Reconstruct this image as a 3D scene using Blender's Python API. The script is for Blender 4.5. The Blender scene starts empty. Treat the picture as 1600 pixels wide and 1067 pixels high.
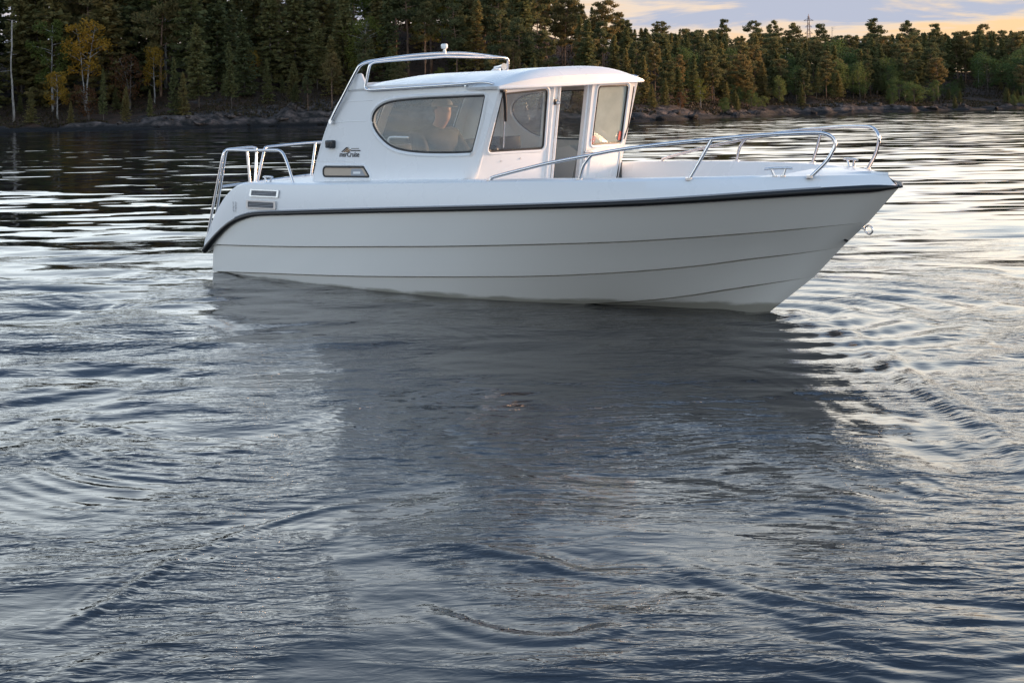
import bpy, bmesh, math, random
import numpy as np
from mathutils import Vector, Matrix
from mathutils.geometry import tessellate_polygon

rad = math.radians
scene = bpy.context.scene
COL = scene.collection
random.seed(7)
RNG = np.random.default_rng(11)

# ------------------------------------------------------------------ camera
CAM_H = 1.63
cam_data = bpy.data.cameras.new('camera')
cam_data.sensor_width = 36.0
cam_data.lens = 2300 / 1600 * 36.0
cam_data.shift_y = -0.18356
cam_data.clip_start = 0.05
cam_data.clip_end = 20000
cam = bpy.data.objects.new('camera', cam_data)
COL.objects.link(cam)
cam.matrix_world = (Matrix.Translation((0, 0, CAM_H)) @ Matrix.Rotation(rad(88.0), 4, 'X')
                    @ Matrix.Rotation(rad(-0.93), 4, 'Z'))
scene.camera = cam

# ------------------------------------------------------------------ sky, sun, exposure
CLOUD_OFF = (-9.5, -3.3, 0.0)
SUN_AZ, SUN_EL = rad(66), rad(5.0)           # azimuth from +Y towards +X
world = bpy.data.worlds.new('World')
scene.world = world
world.use_nodes = True


def build_world():
    nt = world.node_tree
    N, L = nt.nodes, nt.links
    N.clear()
    out = N.new('ShaderNodeOutputWorld')
    bg = N.new('ShaderNodeBackground')
    bg.inputs['Strength'].default_value = 0.10
    sky = N.new('ShaderNodeTexSky')
    sky.sky_type = 'NISHITA'
    sky.sun_disc = False
    sky.sun_elevation = SUN_EL
    sky.sun_rotation = SUN_AZ
    sky.air_density = 1.0
    sky.dust_density = 2.0
    sky.ozone_density = 1.5

    def math_(op, a, b=None, clamp=False):
        n = N.new('ShaderNodeMath')
        n.operation = op
        n.use_clamp = clamp
        for i, v in enumerate((a, b)):
            if v is None:
                continue
            if isinstance(v, (int, float)):
                n.inputs[i].default_value = v
            else:
                L.new(v, n.inputs[i])
        return n.outputs[0]

    def mix(fac, a, b):
        n = N.new('ShaderNodeMix')
        n.data_type = 'RGBA'
        for sock, v in ((n.inputs['Factor'], fac), (n.inputs['A'], a), (n.inputs['B'], b)):
            if isinstance(v, (int, float)):
                sock.default_value = v
            elif isinstance(v, tuple):
                sock.default_value = (*v, 1)
            else:
                L.new(v, sock)
        return n.outputs['Result']

    def ramp(v, lo, hi):
        n = N.new('ShaderNodeMapRange')
        n.interpolation_type = 'SMOOTHSTEP'
        L.new(v, n.inputs['Value'])
        n.inputs['From Min'].default_value = lo
        n.inputs['From Max'].default_value = hi
        return n.outputs['Result']

    tc = N.new('ShaderNodeTexCoord')
    sep = N.new('ShaderNodeSeparateXYZ')
    L.new(tc.outputs['Generated'], sep.inputs[0])
    z = math_('MAXIMUM', sep.outputs['Z'], 0.0)
    den = math_('ADD', z, 0.14)
    px = math_('DIVIDE', sep.outputs['X'], den)
    py = math_('DIVIDE', sep.outputs['Y'], den)
    comb = N.new('ShaderNodeCombineXYZ')
    L.new(px, comb.inputs[0])
    L.new(py, comb.inputs[1])
    noise = N.new('ShaderNodeTexNoise')
    noise.inputs['Scale'].default_value = 1.9
    noise.inputs['Detail'].default_value = 7
    noise.inputs['Roughness'].default_value = 0.60
    noise.inputs['Distortion'].default_value = 0.35
    off = N.new('ShaderNodeMapping')
    off.inputs['Location'].default_value = CLOUD_OFF
    off.inputs['Scale'].default_value = (0.8, 1.0, 1.0)
    L.new(comb.outputs[0], off.inputs[0])
    L.new(off.outputs[0], noise.inputs['Vector'])
    # cover: thick deck overhead, broken towards the horizon, open just above it
    low = ramp(z, 0.038, 0.064)
    cover = math_('ADD', noise.outputs[0], math_('MULTIPLY', low, 0.15))
    cloud = ramp(cover, 0.475, 0.55)
    core = ramp(cover, 0.535, 0.66)
    # glow round the set sun
    sx, sy = math.sin(SUN_AZ), math.cos(SUN_AZ)
    dot = math_('ADD', math_('MULTIPLY', sep.outputs['X'], sx), math_('MULTIPLY', sep.outputs['Y'], sy))
    glow = ramp(dot, 0.08, 0.80)
    hz = math_('SUBTRACT', 1.0, ramp(z, 0.03, 0.36))
    warm = math_('MULTIPLY', glow, hz)
    # open band low down, a bright belt of thin cloud above it, heavier blue-grey cover overhead
    belt = ramp(z, 0.066, 0.125)
    zen = ramp(z, 0.15, 0.47)
    clear = mix(belt, (4.3, 3.8, 3.4), (11.3, 12.5, 13.0))
    clear = mix(zen, clear, (1.4, 2.5, 4.3))
    clear = mix(warm, clear, mix(belt, (5.9, 3.8, 2.05), (13.4, 10.5, 7.0)))
    clear = mix(0.10, clear, sky.outputs[0])
    edge = mix(zen, mix(belt, mix(warm, (4.4, 3.9, 3.7), (4.9, 3.8, 2.7)), (11.0, 11.9, 12.1)), (2.2, 3.1, 4.4))
    grey = mix(belt, (2.6, 2.8, 3.45), (9.8, 10.9, 11.6))
    grey = mix(zen, grey, (1.35, 2.1, 3.4))
    grey = mix(math_('MULTIPLY', warm, belt), grey, (12.8, 10.5, 7.5))
    cl = mix(core, edge, grey)
    col = mix(cloud, clear, cl)
    L.new(col, bg.inputs['Color'])
    L.new(bg.outputs[0], out.inputs['Surface'])


build_world()

sun_data = bpy.data.lights.new('sun', 'SUN')
sun_data.energy = 3.6
sun_data.angle = rad(12)
sun_data.color = (1.0, 0.60, 0.35)
sun = bpy.data.objects.new('sun', sun_data)
COL.objects.link(sun)
sd = Vector((math.sin(SUN_AZ) * math.cos(SUN_EL), math.cos(SUN_AZ) * math.cos(SUN_EL), math.sin(SUN_EL)))
sun.rotation_euler = sd.to_track_quat('Z', 'Y').to_euler()

vs = scene.view_settings
vs.view_transform = 'Standard'
vs.look = 'None'
vs.gamma = 1.0
vs.use_curve_mapping = False
vs.exposure = 0.96
scene.render.engine = 'CYCLES'
scene.cycles.use_denoising = True
scene.cycles.max_bounces = 10
scene.cycles.transparent_max_bounces = 16
scene.cycles.caustics_reflective = False
scene.cycles.caustics_refractive = False


# ------------------------------------------------------------------ materials
MATS = {}


def new_mat(name):
    m = bpy.data.materials.new(name)
    m.use_nodes = True
    MATS[name] = m
    nt = m.node_tree
    return m, nt.nodes, nt.links, nt.nodes['Principled BSDF']


def set_in(b, **kw):
    for k, v in kw.items():
        s = b.inputs[k.replace('_', ' ')]
        s.default_value = (*v, 1) if isinstance(v, tuple) and len(v) == 3 else v


def plain(name, colour, rough=0.5, metal=0.0, spec=0.5, var=0.06, scale=6.0, coat=0.0):
    m, N, L, b = new_mat(name)
    set_in(b, Base_Color=colour, Roughness=rough, Metallic=metal, Specular_IOR_Level=spec, Coat_Weight=coat)
    tc = N.new('ShaderNodeTexCoord')
    n = N.new('ShaderNodeTexNoise')
    n.inputs['Scale'].default_value = scale
    n.inputs['Detail'].default_value = 5
    L.new(tc.outputs['Object'], n.inputs['Vector'])
    mx = N.new('ShaderNodeMix')
    mx.data_type = 'RGBA'
    L.new(n.outputs[0], mx.inputs['Factor'])
    mx.inputs['A'].default_value = (*[c * (1 - var) for c in colour], 1)
    mx.inputs['B'].default_value = (*[min(1, c * (1 + var)) for c in colour], 1)
    L.new(mx.outputs['Result'], b.inputs['Base Color'])
    mr = N.new('ShaderNodeMapRange')
    L.new(n.outputs[0], mr.inputs['Value'])
    mr.inputs['To Min'].default_value = max(0.02, rough * 0.75)
    mr.inputs['To Max'].default_value = min(1, rough * 1.25)
    L.new(mr.outputs[0], b.inputs['Roughness'])
    return m


plain('gelcoat', (0.88, 0.88, 0.87), 0.28, var=0.012, scale=2.5)
plain('hull_gelcoat', (0.87, 0.855, 0.805), 0.20, var=0.015, scale=1.8)


def scum_line(m):
    N, L = m.node_tree.nodes, m.node_tree.links
    b = N['Principled BSDF']
    src = b.inputs['Base Color'].links[0].from_socket
    tc = N.new('ShaderNodeTexCoord')
    sp = N.new('ShaderNodeSeparateXYZ')
    L.new(tc.outputs['Object'], sp.inputs[0])
    nz = N.new('ShaderNodeTexNoise')
    mp = N.new('ShaderNodeMapping')
    mp.inputs['Scale'].default_value = (3.0, 3.0, 14.0)
    L.new(tc.outputs['Object'], mp.inputs[0])
    L.new(mp.outputs[0], nz.inputs['Vector'])
    nz.inputs['Scale'].default_value = 1.0
    nz.inputs['Detail'].default_value = 7
    ad = N.new('ShaderNodeMath')
    ad.operation = 'MULTIPLY_ADD'
    L.new(nz.outputs[0], ad.inputs[0])
    ad.inputs[1].default_value = -0.10
    L.new(sp.outputs['Z'], ad.inputs[2])
    mr = N.new('ShaderNodeMapRange')
    mr.interpolation_type = 'SMOOTHSTEP'
    L.new(ad.outputs[0], mr.inputs['Value'])
    mr.inputs['From Min'].default_value = -0.045
    mr.inputs['From Max'].default_value = -0.005
    mx = N.new('ShaderNodeMix')
    mx.data_type = 'RGBA'
    mx.inputs['A'].default_value = (0.40, 0.385, 0.33, 1)
    L.new(mr.outputs[0], mx.inputs['Factor'])
    L.new(src, mx.inputs['B'])
    L.new(mx.outputs['Result'], b.inputs['Base Color'])


scum_line(MATS['hull_gelcoat'])
plain('nonskid', (0.72, 0.73, 0.73), 0.6, var=0.03, scale=20)
plain('black_rubber', (0.012, 0.012, 0.013), 0.45, var=0.2)
plain('grey_vinyl', (0.34, 0.35, 0.37), 0.5, var=0.1)
plain('steel', (0.70, 0.70, 0.71), 0.20, metal=1.0, var=0.03)
plain('liner', (0.62, 0.62, 0.60), 0.6, var=0.04)
plain('headliner', (0.22, 0.23, 0.24), 0.8, var=0.05)
plain('cabin_trim', (0.10, 0.10, 0.105), 0.6, var=0.1)
plain('seat_vinyl', (0.16, 0.165, 0.18), 0.5, var=0.1)
plain('louvre_dark', (0.03, 0.03, 0.032), 0.6, var=0.1)
plain('louvre_metal', (0.55, 0.56, 0.57), 0.3, metal=0.9, var=0.05)
plain('blind_cloth', (0.52, 0.42, 0.32), 0.8, var=0.08)
plain('lamp_black', (0.015, 0.02, 0.026), 0.2, var=0.2)
plain('lens_white', (0.85, 0.85, 0.83), 0.2, var=0.02)
plain('print_black', (0.02, 0.02, 0.025), 0.5, var=0.1)
plain('print_brown', (0.30, 0.16, 0.06), 0.5, var=0.1)
plain('print_red', (0.55, 0.12, 0.10), 0.5, var=0.1)
plain('print_white', (0.8, 0.78, 0.76), 0.5, var=0.03)
plain('print_grey', (0.22, 0.23, 0.24), 0.5, var=0.1)
plain('jacket', (0.022, 0.026, 0.034), 0.75, var=0.25, scale=9)
plain('trouser', (0.03, 0.033, 0.04), 0.8, var=0.2)
plain('skin', (0.50, 0.29, 0.21), 0.5, var=0.08)
plain('hair', (0.12, 0.10, 0.09), 0.7, var=0.2)
plain('cap', (0.55, 0.54, 0.50), 0.8, var=0.06)
plain('mast_steel', (0.24, 0.19, 0.18), 0.6, metal=0.3, var=0.1)
plain('instrument', (0.02, 0.02, 0.022), 0.35, var=0.2)


def glass_mat(name, tint, veil, veil_col, rough=0.0, scale=8.0):
    """thin tinted pane: Fresnel reflection over tinted transmission, with a diffuse dried-water and painted-reflection film"""
    m, N, L, b = new_mat(name)
    N.remove(b)
    out = N['Material Output']
    tr = N.new('ShaderNodeBsdfTransparent')
    tr.inputs[0].default_value = (*tint, 1)
    df = N.new('ShaderNodeBsdfDiffuse')
    df.inputs[0].default_value = (*veil_col, 1)
    gl = N.new('ShaderNodeBsdfGlossy')
    gl.inputs['Roughness'].default_value = rough
    fr = N.new('ShaderNodeFresnel')
    gm = N.new('ShaderNodeNewGeometry')
    iq = N.new('ShaderNodeMapRange')
    L.new(gm.outputs['Backfacing'], iq.inputs['Value'])
    iq.inputs['To Min'].default_value = 1.6
    iq.inputs['To Max'].default_value = 1 / 1.6
    L.new(iq.outputs[0], fr.inputs['IOR'])
    tc = N.new('ShaderNodeTexCoord')
    nz = N.new('ShaderNodeTexNoise')
    nz.inputs['Scale'].default_value = scale
    nz.inputs['Detail'].default_value = 6
    L.new(tc.outputs['Object'], nz.inputs['Vector'])
    mr = N.new('ShaderNodeMapRange')
    L.new(nz.outputs[0], mr.inputs['Value'])
    mr.inputs['To Min'].default_value = veil * 0.7
    mr.inputs['To Max'].default_value = veil * 1.3
    m1 = N.new('ShaderNodeMixShader')
    L.new(mr.outputs[0], m1.inputs[0])
    L.new(tr.outputs[0], m1.inputs[1])
    L.new(df.outputs[0], m1.inputs[2])
    m2 = N.new('ShaderNodeMixShader')
    L.new(fr.outputs[0], m2.inputs[0])
    L.new(m1.outputs[0], m2.inputs[1])
    L.new(gl.outputs[0], m2.inputs[2])
    L.new(m2.outputs[0], out.inputs['Surface'])
    return m


glass_mat('side_glass', (0.97, 0.985, 0.97), 0.16, (0.64, 0.69, 0.65))  # pale colour carries dried-water haze plus reflected brightness painted in
glass_mat('front_glass', (0.97, 0.98, 0.975), 0.055, (0.6, 0.62, 0.6))
glass_mat('door_glass', (0.93, 0.97, 0.93), 0.42, (0.68, 0.72, 0.64))  # strong diffuse colour paints the pale reflection into this pane


def foliage(name, cols, rough=0.7, trans=0.45):
    """cols: three base colours; each spray of needles or leaves picks its own between them"""
    m, N, L, b = new_mat(name)
    out = N['Material Output']
    geo = N.new('ShaderNodeNewGeometry')
    oi = N.new('ShaderNodeObjectInfo')
    tc = N.new('ShaderNodeTexCoord')
    nz = N.new('ShaderNodeTexNoise')
    nz.inputs['Scale'].default_value = 0.9
    nz.inputs['Detail'].default_value = 3
    L.new(tc.outputs['Object'], nz.inputs['Vector'])
    a = N.new('ShaderNodeMath')
    a.operation = 'MULTIPLY_ADD'
    L.new(geo.outputs['Random Per Island'], a.inputs[0])
    a.inputs[1].default_value = 0.45
    L.new(oi.outputs['Random'], a.inputs[2])
    s = N.new('ShaderNodeMath')
    s.operation = 'MULTIPLY_ADD'
    L.new(nz.outputs[0], s.inputs[0])
    s.inputs[1].default_value = 0.8
    L.new(a.outputs[0], s.inputs[2])
    mr = N.new('ShaderNodeMapRange')
    L.new(s.outputs[0], mr.inputs['Value'])
    mr.inputs['From Min'].default_value = 0.3
    mr.inputs['From Max'].default_value = 1.95
    cr = N.new('ShaderNodeValToRGB')
    el = cr.color_ramp.elements
    el[0].position, el[0].color = 0.0, (*cols[0], 1)
    el[1].position, el[1].color = 1.0, (*cols[2], 1)
    e = el.new(0.5)
    e.color = (*cols[1], 1)
    L.new(mr.outputs[0], cr.inputs[0])
    L.new(cr.outputs[0], b.inputs['Base Color'])
    set_in(b, Roughness=rough, Specular_IOR_Level=0.25)
    t = N.new('ShaderNodeBsdfTranslucent')
    L.new(cr.outputs[0], t.inputs[0])
    mx = N.new('ShaderNodeMixShader')
    mx.inputs[0].default_value = trans
    L.new(b.outputs[0], mx.inputs[1])
    L.new(t.outputs[0], mx.inputs[2])
    L.new(mx.outputs[0], out.inputs['Surface'])
    return m


foliage('spruce_needles', [(0.070, 0.090, 0.040), (0.165, 0.170, 0.064), (0.28, 0.205, 0.074)])
foliage('pine_needles', [(0.070, 0.090, 0.043), (0.152, 0.155, 0.064), (0.28, 0.185, 0.074)])
foliage('gold_leaves', [(0.20, 0.14, 0.022), (0.36, 0.22, 0.03), (0.50, 0.26, 0.034)])
foliage('yellowgreen_leaves', [(0.09, 0.12, 0.028), (0.15, 0.17, 0.036), (0.24, 0.21, 0.04)])
foliage('green_leaves', [(0.062, 0.102, 0.033), (0.105, 0.150, 0.047), (0.180, 0.200, 0.06)])
foliage('russet_leaves', [(0.07, 0.035, 0.016), (0.12, 0.055, 0.022), (0.20, 0.10, 0.04)])
foliage('heather', [(0.028, 0.019, 0.012), (0.05, 0.034, 0.016), (0.035, 0.042, 0.016)], trans=0.1)


def bark(name, c1, c2, scale=3.0):
    m, N, L, b = new_mat(name)
    tc = N.new('ShaderNodeTexCoord')
    mp = N.new('ShaderNodeMapping')
    mp.inputs['Scale'].default_value = (scale * 3, scale * 3, scale)
    nz = N.new('ShaderNodeTexNoise')
    nz.inputs['Scale'].default_value = 1.0
    nz.inputs['Detail'].default_value = 6
    L.new(tc.outputs['Object'], mp.inputs[0])
    L.new(mp.outputs[0], nz.inputs['Vector'])
    cr = N.new('ShaderNodeValToRGB')
    cr.color_ramp.elements[0].position = 0.35
    cr.color_ramp.elements[1].position = 0.65
    cr.color_ramp.elements[0].color = (*c1, 1)
    cr.color_ramp.elements[1].color = (*c2, 1)
    L.new(nz.outputs[0], cr.inputs[0])
    L.new(cr.outputs[0], b.inputs['Base Color'])
    set_in(b, Roughness=0.85, Specular_IOR_Level=0.2)


bark('spruce_bark', (0.07, 0.06, 0.05), (0.18, 0.15, 0.13))
bark('pine_bark', (0.12, 0.075, 0.05), (0.30, 0.20, 0.14))
bark('birch_bark', (0.12, 0.11, 0.10), (0.42, 0.40, 0.37))
bark('dead_bark', (0.22, 0.20, 0.18), (0.45, 0.42, 0.38))


def rock_mat(name, floor=True):
    m, N, L, b = new_mat(name)
    tc = N.new('ShaderNodeTexCoord')
    geo = N.new('ShaderNodeNewGeometry')

    def noise(scale, detail=6, vec=None, rough=0.6):
        n = N.new('ShaderNodeTexNoise')
        n.inputs['Scale'].default_value = scale
        n.inputs['Detail'].default_value = detail
        n.inputs['Roughness'].default_value = rough
        L.new(vec or tc.outputs['Object'], n.inputs['Vector'])
        return n.outputs[0]

    def cramp(v, stops):
        cr = N.new('ShaderNodeValToRGB')
        el = cr.color_ramp.elements
        while len(el) < len(stops):
            el.new(0.5)
        for e, (p, c) in zip(el, stops):
            e.position, e.color = p, (*c, 1)
        L.new(v, cr.inputs[0])
        return cr.outputs[0]

    rock = cramp(noise(1.6, 9), [(0.38, (0.018, 0.016, 0.014)), (0.49, (0.062, 0.050, 0.043)), (0.60, (0.125, 0.096, 0.082)), (0.76, (0.27, 0.20, 0.165))])
    if floor:
        soil = cramp(noise(0.9, 8), [(0.3, (0.022, 0.018, 0.012)), (0.5, (0.060, 0.036, 0.022)), (0.62, (0.085, 0.045, 0.028)), (0.75, (0.05, 0.052, 0.022))])
        at = N.new('ShaderNodeAttribute')
        at.attribute_name = 'rockiness'
        add = N.new('ShaderNodeMath')
        add.operation = 'ADD'
        L.new(at.outputs['Fac'], add.inputs[0])
        sub = N.new('ShaderNodeMath')
        sub.operation = 'MULTIPLY_ADD'
        L.new(noise(0.55, 6), sub.inputs[0])
        sub.inputs[1].default_value = 1.6
        sub.inputs[2].default_value = -0.8
        L.new(sub.outputs[0], add.inputs[1])
        mr = N.new('ShaderNodeMapRange')
        mr.interpolation_type = 'SMOOTHSTEP'
        L.new(add.outputs[0], mr.inputs['Value'])
        mr.inputs['From Min'].default_value = 0.38
        mr.inputs['From Max'].default_value = 0.62
        mx = N.new('ShaderNodeMix')
        mx.data_type = 'RGBA'
        L.new(mr.outputs[0], mx.inputs['Factor'])
        L.new(soil, mx.inputs['A'])
        L.new(rock, mx.inputs['B'])
        col = mx.outputs['Result']
    else:
        col = rock
    # dark wet and lichen band where the lake laps the rock
    sep = N.new('ShaderNodeSeparateXYZ')
    L.new(geo.outputs['Position'], sep.inputs[0])
    wet = N.new('ShaderNodeMapRange')
    wet.interpolation_type = 'SMOOTHSTEP'
    L.new(sep.outputs['Z'], wet.inputs['Value'])
    wet.inputs['From Min'].default_value = 0.14
    wet.inputs['From Max'].default_value = 0.42
    wm = N.new('ShaderNodeMix')
    wm.data_type = 'RGBA'
    L.new(wet.outputs[0], wm.inputs['Factor'])
    wm.inputs['A'].default_value = (0.012, 0.011, 0.010, 1)
    L.new(col, wm.inputs['B'])
    L.new(wm.outputs['Result'], b.inputs['Base Color'])
    bp = N.new('ShaderNodeBump')
    bp.inputs['Strength'].default_value = 0.9
    bp.inputs['Distance'].default_value = 0.25
    L.new(noise(2.2, 10, rough=0.68), bp.inputs['Height'])
    L.new(bp.outputs[0], b.inputs['Normal'])
    set_in(b, Roughness=0.85, Specular_IOR_Level=0.25)


rock_mat('bank_ground', True)
rock_mat('boulder_rock', False)


# ------------------------------------------------------------------ mesh helpers
def mesh_obj(name, verts, faces, mat=None, parent=None, smooth=None, mats=None, fmat=None):
    me = bpy.data.meshes.new(name)
    me.from_pydata([tuple(map(float, v)) for v in verts], [], [tuple(f) for f in faces])
    me.validate(clean_customdata=False)
    if mat:
        me.materials.append(MATS[mat])
    for m in mats or ():
        me.materials.append(MATS[m])
    if fmat is not None and len(fmat) == len(me.polygons):
        me.polygons.foreach_set('material_index', fmat)
    bm = bmesh.new()
    bm.from_mesh(me)
    bmesh.ops.recalc_face_normals(bm, faces=bm.faces)
    bm.to_mesh(me)
    bm.free()
    if smooth:
        me.polygons.foreach_set('use_smooth', [True] * len(me.polygons))
        me.set_sharp_from_angle(angle=rad(smooth))
    me.update()
    o = bpy.data.objects.new(name, me)
    COL.objects.link(o)
    if parent:
        o.parent = parent
    return o


def empty(name, parent=None):
    o = bpy.data.objects.new(name, None)
    o.empty_display_size = 0.2
    COL.objects.link(o)
    if parent:
        o.parent = parent
    return o


def tag(o, label=None, cat=None, group=None, kind=None):
    for k, v in (('label', label), ('category', cat), ('group', group), ('kind', kind)):
        if v:
            o[k] = v
    return o


def smooth_path(pts, n=8, closed=False):
    """Catmull-Rom through the points"""
    P = [np.array(p, float) for p in pts]
    out = []
    m = len(P)
    rng = range(m if closed else m - 1)
    for i in rng:
        p1, p2 = P[i], P[(i + 1) % m]
        p0 = P[i - 1] if (i > 0 or closed) else 2 * p1 - p2
        p3 = P[(i + 2) % m] if (i + 2 < m or closed) else 2 * p2 - p1
        for k in range(n):
            t = k / n
            out.append(0.5 * (2 * p1 + (p2 - p0) * t + (2 * p0 - 5 * p1 + 4 * p2 - p3) * t * t + (3 * p1 - p0 - 3 * p2 + p3) * t ** 3))
    if not closed:
        out.append(P[-1])
    return out


def tube_geo(path, r, seg=10, closed=False, caps=True, base=0):
    P = [Vector(p) for p in path]
    n = len(P)
    rs = r if hasattr(r, '__len__') else [r] * n
    V, F = [], []
    nrm = None
    for i in range(n):
        a = P[i - 1] if (i > 0 or closed) else P[i]
        c = P[(i + 1) % n] if (i < n - 1 or closed) else P[i]
        t = (c - a).normalized()
        if nrm is None:
            up = Vector((0, 0, 1)) if abs(t.z) < 0.9 else Vector((1, 0, 0))
            nrm = (up - t * up.dot(t)).normalized()
        else:
            nrm = (nrm - t * nrm.dot(t)).normalized()
        b = t.cross(nrm)
        for k in range(seg):
            th = 2 * math.pi * k / seg
            V.append(P[i] + (nrm * math.cos(th) + b * math.sin(th)) * rs[i])
    for i in range(n if closed else n - 1):
        j = (i + 1) % n
        for k in range(seg):
            l = (k + 1) % seg
            F.append((base + i * seg + k, base + i * seg + l, base + j * seg + l, base + j * seg + k))
    if caps and not closed:
        F.append(tuple(base + k for k in range(seg))[::-1])
        F.append(tuple(base + (n - 1) * seg + k for k in range(seg)))
    return V, F


def tube(name, path, r, mat, parent=None, seg=10, closed=False):
    V, F = tube_geo(path, r, seg, closed)
    return mesh_obj(name, V, F, mat, parent, smooth=50)


def multi_tube(name, paths, mat, parent=None, seg=10):
    """paths: list of (path, radius): the bends and posts of one welded part"""
    V, F = [], []
    for p, r in paths:
        v, f = tube_geo(p, r, seg, base=len(V))
        V += v
        F += f
    return mesh_obj(name, V, F, mat, parent, smooth=50)


def box_geo(c, s, base=0):
    cx, cy, cz = c
    sx, sy, sz = [q / 2 for q in s]
    V = [(cx + i * sx, cy + j * sy, cz + k * sz) for i in (-1, 1) for j in (-1, 1) for k in (-1, 1)]
    F = [(0, 1, 3, 2), (4, 6, 7, 5), (0, 4, 5, 1), (2, 3, 7, 6), (0, 2, 6, 4), (1, 5, 7, 3)]
    return V, [tuple(base + q for q in f) for f in F]


def rbox(name, c, s, mat, parent=None, bev=0.01):
    V, F = box_geo(c, s)
    o = mesh_obj(name, V, F, mat, parent)
    if bev:
        bm = bmesh.new()
        bm.from_mesh(o.data)
        bmesh.ops.bevel(bm, geom=bm.edges[:], offset=bev, segments=3, affect='EDGES', profile=0.5)
        bm.to_mesh(o.data)
        bm.free()
        o.data.polygons.foreach_set('use_smooth', [True] * len(o.data.polygons))
        o.data.set_sharp_from_angle(angle=rad(40))
    return o


def round_poly(pts, r=0.03, n=5):
    """polygon with rounded corners (2D)"""
    out = []
    m = len(pts)
    for i in range(m):
        p0, p1, p2 = (np.array(pts[(i + k) % m], float) for k in (-1, 0, 1))
        rr = r[i] if hasattr(r, '__len__') else r
        a, b = p0 - p1, p2 - p1
        la, lb = np.linalg.norm(a), np.linalg.norm(b)
        d = min(rr, la * 0.45, lb * 0.45)
        s, e = p1 + a / la * d, p1 + b / lb * d
        for k in range(n + 1):
            t = k / n
            out.append((1 - t) ** 2 * s + 2 * t * (1 - t) * p1 + t * t * e)
    return [tuple(q) for q in out]


def offset_poly(pts, d):
    """grow (d>0) a roughly convex 2D loop about its own edge normals"""
    P = np.array(pts, float)
    area = 0.5 * np.sum(P[:, 0] * np.roll(P[:, 1], -1) - np.roll(P[:, 0], -1) * P[:, 1])
    t = np.roll(P, -1, 0) - np.roll(P, 1, 0)
    t /= np.linalg.norm(t, axis=1)[:, None] + 1e-9
    nrm = np.stack([t[:, 1], -t[:, 0]], 1) * (1 if area > 0 else -1)
    return [tuple(q) for q in P + nrm * d]


def plate(name, outer, holes, f_map, thick, mat, parent=None, cuts=0, rim_mat=None, smooth=None):
    """a sheet with real holes: 2D loops, mapped to 3D by f_map(a, b, depth), thickness from depth 0 to thick"""
    loops = [outer] + list(holes)
    flat = [p for l in loops for p in l]
    tris = tessellate_polygon([[Vector((p[0], p[1], 0)) for p in l] for l in loops])
    bm = bmesh.new()
    vv = [bm.verts.new((p[0], p[1], 0)) for p in flat]
    for t in tris:
        try:
            bm.faces.new([vv[i] for i in t])
        except ValueError:
            pass
    for _ in range(cuts):
        bmesh.ops.subdivide_edges(bm, edges=[e for e in bm.edges if e.calc_length() > 0.06], cuts=1, use_grid_fill=False)
        bmesh.ops.triangulate(bm, faces=[f for f in bm.faces if len(f.verts) > 4])
    bm.verts.ensure_lookup_table()
    bm.verts.index_update()
    n = len(bm.verts)
    V = [f_map(v.co.x, v.co.y, 0.0) for v in bm.verts] + [f_map(v.co.x, v.co.y, thick) for v in bm.verts]
    F, idx = [], []
    for f in bm.faces:
        q = [v.index for v in f.verts]
        F.append(q)
        F.append([n + i for i in q][::-1])
    for e in bm.edges:
        if len(e.link_faces) == 1:
            a, b = e.verts[0].index, e.verts[1].index
            F.append((a, b, n + b, n + a))
    bm.free()
    return mesh_obj(name, V, F, mat, parent, smooth=smooth or 30)


def ring_strip(name, loop_in, loop_out, f_map, d0, d1, mat, parent):
    """raised frame between two 2D loops of equal count"""
    m = len(loop_in)
    mid = [((a[0] + b[0]) / 2, (a[1] + b[1]) / 2) for a, b in zip(loop_in, loop_out)]
    V = [f_map(*p, d0) for p in loop_in] + [f_map(*p, d1) for p in offset_mid(loop_in, loop_out, 0.3)] + \
        [f_map(*p, d1) for p in offset_mid(loop_in, loop_out, 0.7)] + [f_map(*p, d0) for p in loop_out]
    F = []
    for r in range(3):
        for i in range(m):
            j = (i + 1) % m
            F.append((r * m + i, r * m + j, (r + 1) * m + j, (r + 1) * m + i))
    return mesh_obj(name, V, F, mat, parent, smooth=70)


def offset_mid(a, b, t):
    return [((1 - t) * p[0] + t * q[0], (1 - t) * p[1] + t * q[1]) for p, q in zip(a, b)]


def pchip(x, y):
    """monotone cubic through points"""
    x, y = np.array(x, float), np.array(y, float)
    h = np.diff(x)
    d = np.diff(y) / h
    m = np.zeros_like(y)
    for i in range(1, len(x) - 1):
        if d[i - 1] * d[i] > 0:
            w1, w2 = 2 * h[i] + h[i - 1], h[i] + 2 * h[i - 1]
            m[i] = (w1 + w2) / (w1 / d[i - 1] + w2 / d[i])
    m[0], m[-1] = d[0], d[-1]

    def f(q):
        q = np.clip(np.asarray(q, float), x[0], x[-1])
        i = np.clip(np.searchsorted(x, q, side='right') - 1, 0, len(x) - 2)
        t = (q - x[i]) / h[i]
        return ((1 + 2 * t) * (1 - t) ** 2 * y[i] + t * (1 - t) ** 2 * h[i] * m[i] + t * t * (3 - 2 * t) * y[i + 1] + t * t * (t - 1) * h[i] * m[i + 1])
    return f


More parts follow.
